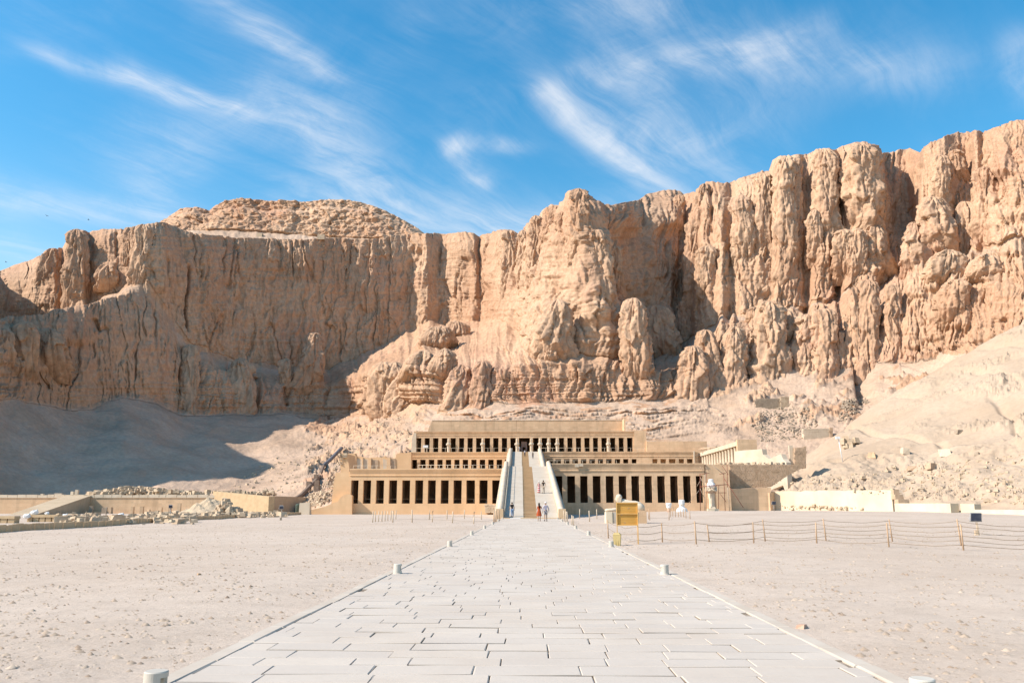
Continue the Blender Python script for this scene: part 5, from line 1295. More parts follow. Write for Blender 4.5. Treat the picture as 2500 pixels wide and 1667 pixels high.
MB().tube([(36 * k, -.3, 100 * k), (0, -.42 * 1.0 * k * 100 / 1, 96 * k), (-36 * k, -.3, 100 * k)], .05, 6).build('binding', M_RAIL, t)
Yc_ = 139.0
pt, pb = at(*c2(1915, 735), Yc_), at(*c2(1925, 1042), Yc_); zb = gz(pb.x, Yc_)
t = empty('colossus', (pb.x - .15, Yc_, zb), label='tall pale standing statue against the end wall, inside the scaffold', cat='statue')
cs = osiride(5.6, False); cs.build('figure', M_STATUE, t, (0, 0, .35))
MB().lathe([(.62, 3.55), (.74, 3.75), (.70, 4.1), (.55, 4.3), (.42, 4.5), (.45, 4.9), (.2, 5.0)], n=10, smooth=False).build('wrapping', M_WRAP, t, (0, 0, .2))
MB().box(-.75, .75, .1, 1.1, -.3, 4.6).build('back_pillar', M_TAN, t); MB().box(-.95, .95, -1.05, .6, -.4, .34, .04).build('base', M_WHITE, t)
M_POLE = mat('rusty_pole', (.27, .095, .065), (.20, .075, .05), 6, rough=.6)
M_POLE2 = mat('weathered_pole', (.42, .32, .24), (.34, .25, .18), 6)
def seg(a, b_, Ya, Yb): return at(*c2(*a), Ya), at(*c2(*b_), Yb)
sc = empty('scaffold', (pb.x, Yc_ - 1.2, zb), label='rusty red pole scaffold round the tall statue at the right end of the gallery', cat='scaffold')
for (a, b_, Ya, Yb, r_, m_) in [((1800, 690), (1802, 1045), 138, 138, .05, M_POLE), ((1846, 700), (1846, 1042), 137.4, 137.4, .07, M_POLE2), ((1862, 690), (1860, 1040), 137.4, 137.4, .05, M_POLE), ((1978, 800), (1976, 1040), 138.8, 138.8, .05, M_POLE),
    ((2058, 600), (2062, 830), 138, 138, .05, M_POLE), ((2062, 820), (2082, 1036), 137, 137, .07, M_POLE2), ((2025, 680), (2040, 1030), 138.9, 138.9, .05, M_POLE), ((1790, 700), (1890, 682), 137.5, 137.5, .05, M_POLE), ((1800, 815), (2060, 792), 137.3, 137.3, .06, M_POLE),
    ((1830, 808), (1960, 806), 137.8, 137.8, .05, M_POLE), ((1835, 870), (2050, 872), 138.2, 138.2, .04, M_POLE), ((1985, 695), (2045, 685), 138, 138, .05, M_POLE), ((1800, 720), (1840, 800), 138, 137.5, .04, M_POLE2), ((1770, 810), (1812, 740), 138, 138, .04, M_POLE2), ((1800, 830), (1840, 920), 137.8, 137.8, .04, M_POLE2),
    ((1905, 598), (2030, 700), 138, 138, .06, M_POLE2), ((2030, 735), (2215, 1015), 138, 136.4, .05, M_POLE), ((1990, 880), (2050, 960), 138.5, 138.5, .04, M_POLE), ((1798, 620), (1838, 670), 138, 138, .04, M_POLE2), ((1850, 625), (1890, 668), 138, 138, .04, M_POLE2), ((1672, 1000), (1790, 850), 137.5, 137.5, .035, M_POLE2), ((2010, 610), (2070, 700), 138, 138, .04, M_POLE)]:
    q0, q1 = seg(a, b_, Ya, Yb)
    if a[1] < b_[1] and abs(a[0] - b_[0]) < 30 and b_[1] > 1000: q1.z = gz(q1.x, q1.y) - .1
    MB().tube([q0, q1], r_, 6).wbuild('pole', m_, sc)
# ------------------------------------------------------------------ rough stones
def rock_add(mb, c, r, rr, flat=.75, nz=None):
    """an irregular broken stone: a jittered eight-cornered lump with cut corners"""
    a = rr.random() * 6.28; sx, sy, sz = r * rr.uniform(.8, 1.4), r * rr.uniform(.6, 1.1), r * flat * rr.uniform(.6, 1.1)
    vs = []
    for (x, y, z) in ((-1, -1, -1), (1, -1, -1), (1, 1, -1), (-1, 1, -1), (-.8, -.8, 1), (.8, -.8, 1), (.8, .8, 1), (-.8, .8, 1)):
        x, y, z = x * sx * rr.uniform(.7, 1.1), y * sy * rr.uniform(.7, 1.1), z * sz * rr.uniform(.65, 1.1)
        vs.append((c[0] + x * math.cos(a) - y * math.sin(a), c[1] + x * math.sin(a) + y * math.cos(a), c[2] + z))
    mb.add(vs, [(3, 2, 1, 0), (4, 5, 6, 7), (0, 1, 5, 4), (1, 2, 6, 5), (2, 3, 7, 6), (3, 0, 4, 7)])
def poly_px(poly, n, rr):
    """random photograph points inside a polygon"""
    xs, ys = [p[0] for p in poly], [p[1] for p in poly]; out = []
    while len(out) < n:
        x, y = rr.uniform(min(xs), max(xs)), rr.uniform(min(ys), max(ys)); c = False
        for i in range(len(poly)):
            (x1, y1), (x2, y2) = poly[i], poly[i - 1]
            if (y1 > y) != (y2 > y) and x < (x2 - x1) * (y - y1) / (y2 - y1) + x1: c = not c
        if c: out.append((x, y))
    return out
def scatter(name, poly, n, smin, smax, m, seed, ymin=148):
    rr = random.Random(seed); mb = MB()
    for (x, y) in poly_px(poly, n, rr):
        h = hit(x, y, ymin)
        if h is None or h.y > 420: continue
        s = smin + (smax - smin) * rr.random() ** 3
        rock_add(mb, (h.x, h.y, h.z + s * .15), s, rr)
    return mb.wbuild(name, m, None, kind='stuff')
M_SHALE = mat('grey_shale', (.36, .285, .21), (.27, .21, .155), 1.0, bump=.05, bscale=2)
scatter('rubble', [c1(30, 1000), c1(130, 900), c1(330, 720), c1(420, 520), c1(560, 420), c1(520, 480), c1(430, 640), c1(360, 950), c1(240, 1000)], 420, .12, .5, M_RUBBLE, 4)
scatter('rubble', [(560, 1190), (640, 1130), (760, 1080), (905, 1030), (1000, 1010), (1000, 1090), (900, 1100), (820, 1110), (760, 1160), (690, 1210), (600, 1205)], 420, .12, .5, M_RUBBLE, 5)
scatter('shale_rubble', [c3(250, 430), c3(340, 320), c3(520, 285), c3(700, 300), c3(780, 430), c3(680, 540), c3(350, 560)], 620, .15, .5, M_SHALE, 6, 200)
scatter('shale_rubble', [c3(930, 400), c3(960, 250), c3(1100, 200), c3(1180, 250), c3(1080, 330), c3(980, 410)], 240, .2, .6, M_SHALE, 7, 200)
scatter('rubble', [c3(1100, 800), c3(1400, 740), c3(2000, 700), c3(2350, 640), c3(2350, 1040), c3(1900, 1010), c3(1500, 1000), c3(900, 930), c3(680, 900), c3(560, 830)], 650, .06, .38, M_RUBBLE, 8, 60)
scatter('rubble', [c3(540, 830), c3(640, 850), c3(520, 905), c3(410, 935), c3(470, 880)], 70, .15, .5, M_RUBBLE, 9, 60)
scatter('rubble', [c3(480, 1048), c3(760, 1045), c3(1120, 1065), c3(1120, 1078), c3(560, 1078), c3(470, 1068)], 90, .08, .34, M_RUBBLE, 10, 60)
# single boulders one can tell apart on the right slope
bo = 0
for (cx, cy, s, lab, m) in ((1025, 590, 3.0, 'rough brown boulder pile beside the white lamp pole on the right slope', M_RUBBLE), (1440, 640, 1.2, 'flat pale block lying on the right slope', M_PALE), (1745, 655, 1.5, 'white squared block highest on the right slope bench', M_WHITE),
                            (1995, 657, .6, 'small grey stone on the right slope bench', M_SHALE), (1190, 672, 1.1, 'tan squared block at the foot of the bench, near the lamp pole', M_TAN), (1645, 757, 1.1, 'dark brown boulder in a scar of the right slope', M_MUD), (1500, 770, 1.0, 'brown boulder left of the dark one in the scar', M_MUD),
                            (1858, 488, .8, 'lone dark stone high on the smooth right slope', M_SHALE)):
    h = hit(*c3(cx, cy), 60)
    if h is None: continue
    rr = random.Random(bo + 50); mb = MB(); bo += 1
    if s > 2:
        for k in range(9): rock_add(mb, (h.x + rr.uniform(-1.6, 1.4), h.y + rr.uniform(-.6, .6), h.z + rr.uniform(-.4, 1.9)), rr.uniform(.6, 1.0), rr, 1)
        t = empty('boulder_pile', h, label=lab, cat='boulders')
        mb2 = MB(); mb2.v = [(v[0] - h.x, v[1] - h.y, v[2] - h.z) for v in mb.v]; mb2.f = mb.f; mb2.sm = mb.sm; mb2.build('boulders', m, t, kind='stuff')
    else:
        rock_add(mb, (0, 0, s * .2), s * .8, rr); mb.build('boulder', m, None, h, label=lab, cat='boulder', group='boulders on the right slope')
# stepped stones at the end of the cream wall
for (cx, cy, w_, h_, Y, lab) in ((1363, 945, 46, 42, 129, 'dark squared stone on the right end of the cream wall'), (1385, 980, 66, 34, 128.4, 'broad dark stone under the squared one, at the end of the cream wall'), (1418, 1014, 86, 28, 127.6, 'lowest long stone stepping down from the cream wall')):
    p = at(*c3(cx, cy), Y); ww = w_ * Y / F_PX / 3.136; hh = h_ * Y / F_PX / 3.136
    MB().box(-ww / 2, ww / 2, -.5, .7, -hh / 2, hh / 2, .05).build('stone_block', M_MUD, None, p, (0, 0, .1), label=lab, cat='stone block', group='stones at the end of the cream wall')

# ------------------------------------------------------------------ small walls and posts on the right slope
def slope_wall(label, cx0, cx1, cyt, cyb, bl, m, seed, th=1.4, group=None, ymin=160):
    h = hit(*c3((cx0 + cx1) / 2, cyb - 4), ymin)
    if h is None: return
    pts = [(cx0, cyb + 25), (cx0, cyt + 3), (cx1, cyt), (cx1, cyb + 25)]
    return masonry('stone_wall', pts, c3, h.y - th * .6, th * 1.6, m, bl * .55, bl, seed, label=label, cat='wall')
slope_wall('rough grey stone wall standing alone on the slope above the side columns', 300, 484, 226, 302, 1.1, M_SHALE, 31, group=1)
slope_wall('short pale stone wall joined right of the grey stone wall', 488, 552, 214, 285, 1.1, M_RUBBLE, 32)
slope_wall('pale stone block wall low in the dry valley beside the sand slope', 668, 866, 455, 530, 1.0, M_PALE, 33)
slope_wall('narrow brown stone pier at the right end of the pale block wall', 866, 888, 448, 518, .8, M_MUD, 34)
p = at(*c3(560, 720), 170)
def ridge_wall(name, m, pts, th, **kw):
    """wall whose top follows (x px, y px, distance) points, base well below ground"""
    vs = []
    for (px, py, Y) in pts:
        p_ = at(px, py, Y); vs += [(p_.x, Y, p_.z - 6), (p_.x + th, Y + .3, p_.z - 6), (p_.x + th, Y + .3, p_.z), (p_.x, Y, p_.z)]
    n_ = len(pts) - 1
    fs = [(4 * i + k, 4 * i + (k + 1) % 4, 4 * i + 4 + (k + 1) % 4, 4 * i + 4 + k) for i in range(n_) for k in range(4)] + [(3, 2, 1, 0), (4 * n_, 4 * n_ + 1, 4 * n_ + 2, 4 * n_ + 3)]
    return MB().add(vs, fs).wbuild(name, m, None, **kw)
ridge_wall('cream_wall', M_PALE, [(*c3(135, 632), 170.5), (*c3(200, 624), 168.5), (*c3(345, 615), 164.8), (*c3(352, 655), 164.6), (*c3(400, 690), 163.4), (*c3(470, 660), 161.8), (*c3(492, 652), 161.2), (*c3(506, 690), 160.8), (*c3(532, 716), 160.2)], 1.0, label='cream wall with a broken top behind the brown brick wall', cat='wall')
masonry('mud_brick_pier', [(596, 760), (596, 604), (680, 598), (684, 760)], c3, 161, 2.2, M_MUD, .3, .6, 36, label='square mud brick pier standing at the right end of the cream broken wall', cat='pier')
MB().box(-.35, .35, -.3, .3, -.5, 3.2).build('pale_post', M_PALE, None, at(*c3(572, 715), 162), label='slim pale stone post between the broken wall and the mud brick pier', cat='post')
h = hit(*c3(965, 712), 60)
if h is not None:
    k = h.y / F_PX / 3.136
    t = empty('lamp_pole', h, label='white leaning lamp pole on the right sand slope', cat='lamp post')
    MB().tube([(0, 0, -.4), (-18 * k, 0, 165 * k)], [.11, .08], 8).build('pole', M_WRAP, t)
    MB().tube([(-18 * k, 0, 165 * k), (-30 * k, -.2, 178 * k)], .07, 6).build('bracket', M_WRAP, t)
    MB().box(-44 * k, -12 * k, -.5, -.1, 170 * k, 188 * k, .03).build('lamp_head', M_WRAP, t)
# loose stones along the top of the brick wall
rr = random.Random(77); mb = MB()
for i in range(46):
    x = rr.uniform(5, 520); p = at(*c3(x, 733), 147); rock_add(mb, (p.x, 146.6 + rr.random(), p.z + rr.uniform(0, .25)), rr.uniform(.15, .4), rr)
mb.wbuild('rubble', M_RUBBLE, None, kind='stuff')

M_BENCH = mat('bench_stone', (.52, .38, .23), (.45, .32, .19), 1.2, bump=.02)
# ------------------------------------------------------------------ left side: terrace, earth ramp, ruins
YT = 150.0; zT = at(400, 1208, YT).z; zt2 = at(400, 1200, YT).z
xR = at(525, 1210, YT).x
M_EARTH = sand_material('terrace_earth', (.50, .39, .27), (.44, .335, .225), peb=False)
structure('terrace', MB().box(-190, xR + 6, YT + .9, YT + 60, -.4, zT - .02), M_EARTH)
t = empty('retaining_wall', (-95, YT, 0), label='long tan plastered wall of the low terrace on the left', cat='wall')
MB().box(-190, xR + .1, YT, YT + .9, -.4, zT - .5).wbuild('wall', M_TAN, t)
mb = MB(); x = -150.0
while x < xR:
    L = rnd.uniform(1.2, 2.2); mb.box(x, x + L - .04, YT - .12, YT + 1.0, zT - .5, zT + rnd.uniform(-.05, .12), .03); x += L
mb.wbuild('coping', M_PALE, t, kind='stuff')
# the earth ramp up to it
def ramp_px(name, label, xs0, xs1, Ya, Yb, m):
    xa0, xa1, xb0, xb1 = xs0[0], xs0[1], xs1[0], xs1[1]
    return MB().hexa([(xa0, Ya, -.5), (xa1, Ya, -.5), (xb1, Yb, -.5), (xb0, Yb, -.5)], [(xa0, Ya, .05), (xa1, Ya, .05), (xb1, Yb, zT), (xb0, Yb, zT)]).wbuild(name, m, None, label=label, cat='ramp')
ramp_px('earth_ramp', 'sloping earth ramp with a shaded tan side, rising to the left terrace', (X(20, 1255, 128), X(85, 1255, 128)), (X(156, 1207, YT), X(222, 1207, YT)), 128, YT + .6, M_EARTH)
wall_run('angled_wall', (xR - .5, YT + .2), gp(655, 1240, 141), -.3, zt2 + .1, -.3, Z(1211.5, 141), 1.2, M_BENCH, 1, label='orange plastered wall turning towards the temple at the end of the left terrace', cat='wall')
# stumps on and before the terrace
def block(name, label, conv, cx, yb, w_, h_, Y, z0, m, grp, dp=.6):
    p = at(*conv(cx, yb), Y); k = Y / F_PX / 3.136
    return MB().box(-w_ * k / 2, w_ * k / 2, -dp / 2, dp / 2, -.2, h_ * k, .03).build(name, m, None, (p.x, Y, z0), (0, 0, rnd.uniform(-.15, .15)), label=label, cat='stone stump', group=grp)
SEQ = ['leftmost', 'second from the left', 'third from the left', 'fourth from the left', 'fifth from the left', 'sixth from the left', 'seventh from the left', 'eighth from the left', 'ninth from the left', 'tenth from the left', 'eleventh from the left', 'rightmost']
for i, (cx, w_, h_) in enumerate(((328, 22, 14), (450, 56, 18), (558, 24, 32), (590, 22, 44), (830, 24, 40), (895, 26, 46), (930, 20, 30), (1000, 22, 52), (1072, 24, 34), (1334, 22, 50), (1362, 20, 40), (1394, 22, 46))):
    block('stone_stump', 'tan stone stump on top of the left terrace, %s of its row' % SEQ[i], c4, cx, 628, w_, h_, YT + 4 + (i % 3), zT - .05, M_PALE, 'stone stumps on the left terrace')
SEQ2 = SEQ[:8] + ['rightmost']
for i, (cx, w_, h_, m) in enumerate(((697, 30, 55, M_SHALE), (800, 34, 44, M_SHALE), (850, 18, 46, M_MUD), (1014, 22, 50, M_TAN), (1086, 26, 52, M_TAN), (1140, 20, 30, M_TAN), (1228, 28, 46, M_TAN), (1300, 20, 66, M_TAN), (1370, 26, 76, M_TAN))):
    block('stone_stump', 'worn stump at the foot of the left terrace wall, %s' % SEQ2[i], c4, cx, 772, w_, h_, 146, .1, m, 'stone stumps before the left terrace')
rr = random.Random(13)
def strip_rubble(n, x0, x1, yfun, Yfun, zfun, s0, s1, m, seed):
    r2 = random.Random(seed); mb = MB()
    for i in range(n):
        u = r2.uniform(x0, x1); Y = Yfun(u, r2); p = at(*c4(u, 800), Y); s = s0 + (s1 - s0) * r2.random() ** 2.5
        rock_add(mb, (p.x, Y, zfun(u, r2) + s * .3), s, r2)
    return mb.wbuild('rubble', m, None, kind='stuff')
strip_rubble(330, 660, 1420, None, lambda u, r: YT + r.uniform(3, 14), lambda u, r: zT + r.uniform(0, 1.5) * max(.1, math.sin((u - 640) / 800 * math.pi)), .2, .75, M_RUBBLE, 1)
strip_rubble(120, 1400, 2100, None, lambda u, r: YT + r.uniform(2, 6), lambda u, r: zT + r.uniform(0, .5), .2, .7, M_RUBBLE, 2)
strip_rubble(420, 440, 1500, None, lambda u, r: r.uniform(66, 110), lambda u, r: r.uniform(-.05, .25), .12, .5, M_RUBBLE, 3)
strip_rubble(380, 1100, 2200, None, lambda u, r: r.uniform(100, 138), lambda u, r: r.uniform(-.05, .3), .12, .55, M_RUBBLE, 4)
# the heap with a cut rock face
def mound(name, label, cx, cy, rx, ry, h, m, seed, kind=None, steep=1.0):
    n1, n2 = 26, 60; V = np.zeros((n1, n2, 3))
    for i in range(n1):
        for j in range(n2):
            a = 2 * math.pi * j / (n2 - 1); f = i / (n1 - 1)
            V[i, j] = (cx + rx * f * math.cos(a), cy + ry * f * math.sin(a), h * (1 - f ** (1.3 * steep)) )
    V[..., 2] += (fbm(V[..., 0] / 2.2 + seed, V[..., 1] / 2.2, seed, 4) * .45 + np.clip(.8 - voro(V[..., 0] / 1.1, V[..., 1] / 1.1, seed)[0], 0, 1) * .5) * (V[..., 2] / h) ** .5 - .15
    return link(name, grid_mesh(name, V, False), m, label=label, cat='mound')
p = at(*c4(1610, 760), 132); mound('earth_mound', 'long low heap of sandy earth before the left terrace', p.x, 132, 5.2, 5, 2.5, M_EARTH, 3)
p = at(*c4(1735, 790), 122); rr = random.Random(61); mb = MB()
for k_ in range(75):
    a_, f_ = rr.random() * 6.28, rr.random() ** .6; z_ = 2.5 * (1 - f_ ** 2.2)
    rock_add(mb, (2.1 * f_ * math.cos(a_), 1.6 * f_ * math.sin(a_), z_ * rr.uniform(.3, .92)), rr.uniform(.25, .62), rr, .8)
t = empty('rock_heap', (p.x, 122, 0), label='rough tan heap of broken rock beside the orange angled wall', cat='rock heap'); mb.build('rocks', M_RUBBLE, t, kind='stuff')
# benches and bagged finds
def bench(label, cx0, cx1, yt, yb, n):
    Y = ground_Y(c4(0, yb)[1]); a, b_ = at(*c4(cx0, yb), Y), at(*c4(cx1, yb), Y); hh = (yb - yt) * Y / F_PX / 3.136
    t = empty('stone_bench', ((a.x + b_.x) / 2, Y, 0), label=label, cat='bench', group='low stone benches')
    w_ = b_.x - a.x
    MB().box(-w_ / 2, w_ / 2, 0, .9, hh * .62, hh, .03).build('top', M_BENCH, t)
    for i in range(n): MB().box(-w_ / 2 + w_ * i / n + .05, -w_ / 2 + w_ * (i + 1) / n - .05, .06, .84, -.1, hh * .62).build('support', M_BENCH, t)
    return t, Y, hh
bench('low tan stone bench at the far left edge', -120, 106, 816, 868, 4)
_, Yb2, hb2 = bench('low tan stone bench with white sacks on its left end', 198, 436, 806, 858, 5)
def sack(label, cx, cy, r, Y, z):
    p = at(*c4(cx, cy), Y); mb = MB(); k = Y / F_PX / 3.136
    mb.ball((0, 0, r * k * .6), r * k, 10, 7, .25, sx=1.25, sy=.9, sz=.75); mb.tube([(r * k * .5, 0, r * k * 1.0), (r * k * .9, 0, r * k * 1.5)], [r * k * .4, r * k * .15], 6)
    return mb.build('white_sack', M_WRAP, None, (p.x, Y + .4, z), label=label, cat='sack', group='white sacks in the ruins')
sack('white sack lying against the left end of the bench', 185, 812, 24, Yb2 - .6, hb2 * .5)
sack('tallest white sack, standing on the bench with sacks', 245, 780, 25, Yb2, hb2)
sack('flat white sack on the right half of the bench', 340, 800, 15, Yb2, hb2)
sack('white sack among rubble right of the bench', 482, 792, 20, 82, .3)
sack('white sack in the rubble strip before the stumps', 912, 796, 20, 88, .3)
# thin signs and posts
for i, (cx, y0, y1, Y, lab) in enumerate(((655, 765, 842, 78, 'thin dark post in the rubble strip, left one of two'), (808, 732, 838, 82, 'taller thin dark post in the rubble strip, right one of two'))):
    p = at(*c4(cx, y1), Y); hh = (y1 - y0) * Y / F_PX / 3.136
    MB().tube([(0, 0, -.2), (0, 0, hh)], .04, 6).build('thin_post', M_SHALE, None, (p.x, Y, gz(p.x, Y)), label=lab, cat='post', group='thin posts on the left')
p = at(*c4(2284, 755), 140); MB().lathe([(.45, 0), (.5, 1.5), (.52, 1.6), (.3, 1.75)], n=12).build('waste_barrel', mat('dark_green_plastic', (.06, .08, .06), (.09, .11, .09), 2, rough=.6), None, (p.x, 140, 0), label='dark barrel bin at the foot of the rubble slope left of the temple', cat='bin')
p = at(*c4(2335, 800), 139); MB().box(-.9, .9, -.6, .6, -.1, 1.9, .05).build('stone_block', M_PALE, None, (p.x, 139, 0), label='pale upright block left of the low stepped orange wall', cat='stone block')
# kerb of upright blocks that borders the gravel
M_KB = mat('kerb_block', (.58, .42, .26), (.50, .35, .21), .8, bump=.02, bscale=5, speck=((.36, .25, .15), 3, .35))
KP = []
for (cx, yb) in ((-260, 956), (0, 941), (250, 921), (500, 905), (850, 884), (1200, 864), (1700, 833), (2000, 818), (2300, 804)):
    px, py = c4(cx, yb); Y = ground_Y(py); p = at(px, py, Y); KP.append(Vector((p.x, p.y, 0)))
t = empty('block_kerb', KP[3], label='winding kerb of upright tan blocks bordering the gravel on the left', cat='kerb')
segs_ = [(KP[i], KP[i + 1]) for i in range(len(KP) - 1)]; nb = 0
for (a, b_) in segs_:
    L = (b_ - a).length; n = max(1, int(L / .62)); d = (b_ - a) / n; an = math.atan2(d.y, d.x)
    for i in range(n):
        q = a + d * (i + .5); w_ = L / n; hh = .40 + rnd.uniform(-.03, .03); off = rnd.uniform(-.03, .03)
        mb = MB().box(-w_ / 2 + .012, w_ / 2 - .012, -.12, .12, -.2, hh, .02)
        o = mb.build('kerb_block', M_KB, t, q - KP[3] + Vector((off, 0, gz(q.x, q.y))), (0, 0, an)); nb += 1

# ------------------------------------------------------------------ the spoil chute on the slope
M_PIPE = mat('black_pipe', (.13, .12, .125), (.20, .19, .19), 1.5, rough=.5)
M_TROUGH = mat('rusted_trough', (.25, .185, .14), (.18, .13, .10), 2)
def on(px, py, lift=.5):
    h = hit(px, py, 150); return (h if h is not None else at(px, py, 170)) + Vector((0, -.6, lift))
a, b_ = on(*c1(452, 466), .6), on(*c1(275, 640), .6)
t = empty('spoil_chute', b_, label='dark spoil chute running down the rubble slope left of the temple', cat='chute')
k = .5 * (a.y + b_.y) / F_PX / 3.92
pts = [a + (b_ - a) * i / 8 + Vector((0, 0, .3 * math.sin(i))) * .3 for i in range(9)]
MB().tube(pts, [17 * k * (1 + .10 * (i % 2)) for i in range(9)], 12).wbuild('pipe', M_PIPE, t)
tr = [b_] + [on(*c1(x, y), .5) for x, y in ((235, 740), (180, 800), (120, 860), (60, 920), (0, 960))]
for p, q in zip(tr, tr[1:]):
    d = (q - p); s_ = Vector((0, 0, 1)) * 14 * k
    MB().tube([p, q], 16 * k, 6, False).wbuild('trough', M_TROUGH, t)
for (x, y) in ((215, 850), (138, 860), (205, 790)):
    p = on(*c1(x, y), 0); MB().box(p.x - .6, p.x + .6, p.y - .5, p.y + .5, p.z - 1.5, p.z + 2.4, .1).wbuild('support', M_TROUGH, t)
# small ruins under the mesa
for i, (px, py, w_, h_, lab) in enumerate(((635, 576, 3.2, 1.2, 'left small ruined hut on the high sandy ledge'), (785, 582, 3.8, 1.6, 'right small ruined hut on the high sandy ledge'))):
    h = hit(px, py, 300)
    if h is not None: MB().box(-w_ / 2, w_ / 2, -1.5, 1.5, -1, h_, .1).build('ruined_hut', M_RUBBLE, None, h, label=lab, cat='hut', group='ruined huts on the plateau')

# ------------------------------------------------------------------ pebbles strewn over the gravel
def pebbles():
    r = np.random.RandomState(5); n = 42000
    Y = np.exp(r.uniform(np.log(4.5), np.log(75), n)); sx = np.where(r.rand(n) < .5, -1, 1)
    X_ = sx * (3.45 + r.rand(n) ** 1.1 * (Y * .72 + 2))
    clus = fbm(X_ / 1.5, Y / 1.5, 44, 3)
    keep = (np.abs(X_) < Y * .72 + 2) & (r.rand(n) < .5 + clus); X_, Y = X_[keep], Y[keep]; n = len(Y)
    s = np.exp(r.normal(-4.15, .60, n)) * (1 + Y / 45); s = np.minimum(s, .065)
    z = ground_z(X_, Y)
    base = np.array([(1, 0, .1), (.3, 1, 0), (-.9, .5, .1), (-.6, -.8, 0), (.5, -.9, .1), (.1, .1, .75), (-.2, -.1, .65)])
    f = np.array([(0, 1, 5), (1, 2, 5), (2, 6, 5), (2, 3, 6), (3, 4, 6), (4, 5, 6), (4, 0, 5)])
    V = base[None] * r.uniform(.6, 1.25, (n, 7, 3)); a = r.rand(n) * 6.28; c, q = np.cos(a)[:, None], np.sin(a)[:, None]
    x, y = V[..., 0] * c - V[..., 1] * q, V[..., 0] * q + V[..., 1] * c
    V = np.stack([x * s[:, None] + X_[:, None], y * s[:, None] + Y[:, None], V[..., 2] * s[:, None] * .85 + z[:, None] - s[:, None] * .1], -1)
    me = bpy.data.meshes.new('pebbles'); q_ = (f[None] + (np.arange(n) * 7)[:, None, None]).reshape(-1)
    me.vertices.add(n * 7); me.vertices.foreach_set('co', V.reshape(-1).astype(np.float32)); me.loops.add(len(q_)); me.loops.foreach_set('vertex_index', q_.astype(np.int32))
    me.polygons.add(len(q_) // 3); me.polygons.foreach_set('loop_start', np.arange(0, len(q_), 3, dtype=np.int32)); me.update(calc_edges=True)
    link('pebbles', me, M_PEB, kind='stuff')
M_PEB = mat('pebble_stone', (.48, .38, .29), (.30, .215, .15), 2.2, detail=6, speck=((.20, .14, .10), 1.7, .6))
pebbles()
# a few larger stones one can pick out
for i, (px, py, s, lab) in enumerate(((486, 1404, .05, 'dark lone stone on the left gravel'), (1957, 1521, .07, 'pinkish flat stone on the gravel right of the path'))):
    Y = ground_Y(py); p = at(px, py, Y); mb = MB(); rock_add(mb, (0, 0, s * .3), s, random.Random(i), .6)
    mb.build('loose_stone', M_MUD if i == 0 else M_PINKB, None, (p.x, Y, gz(p.x, Y)), label=lab, cat='stone')

# ------------------------------------------------------------------ people
def skin(pts, edges, root, sub=2):
    me = bpy.data.meshes.new('skin'); bm = bmesh.new(); ly = bm.verts.layers.skin.verify(); vs = {}
    for k_, (p, r_) in pts.items():
        v = bm.verts.new(p); v[ly].radius = r_ if isinstance(r_, tuple) else (r_, r_); v[ly].use_root = k_ == root; vs[k_] = v
    for a, b_ in edges: bm.edges.new((vs[a], vs[b_]))
    bm.to_mesh(me); bm.free()
    o = bpy.data.objects.new('skin', me); col.objects.link(o)
    o.modifiers.new('s', 'SKIN').use_smooth_shade = True; m_ = o.modifiers.new('d', 'SUBSURF'); m_.levels = m_.render_levels = sub
    bpy.context.view_layer.update(); ev = o.evaluated_get(bpy.context.evaluated_depsgraph_get())
    out = bpy.data.meshes.new_from_object(ev); bpy.data.objects.remove(o); return out
def with_extra(me, mb):
    bm = bmesh.new(); bm.from_mesh(me); tmp = mb.mesh('tmp'); bm.from_mesh(tmp); bm.to_mesh(me); bm.free(); bpy.data.meshes.remove(tmp)
    me.polygons.foreach_set('use_smooth', [True] * len(me.polygons)); return me
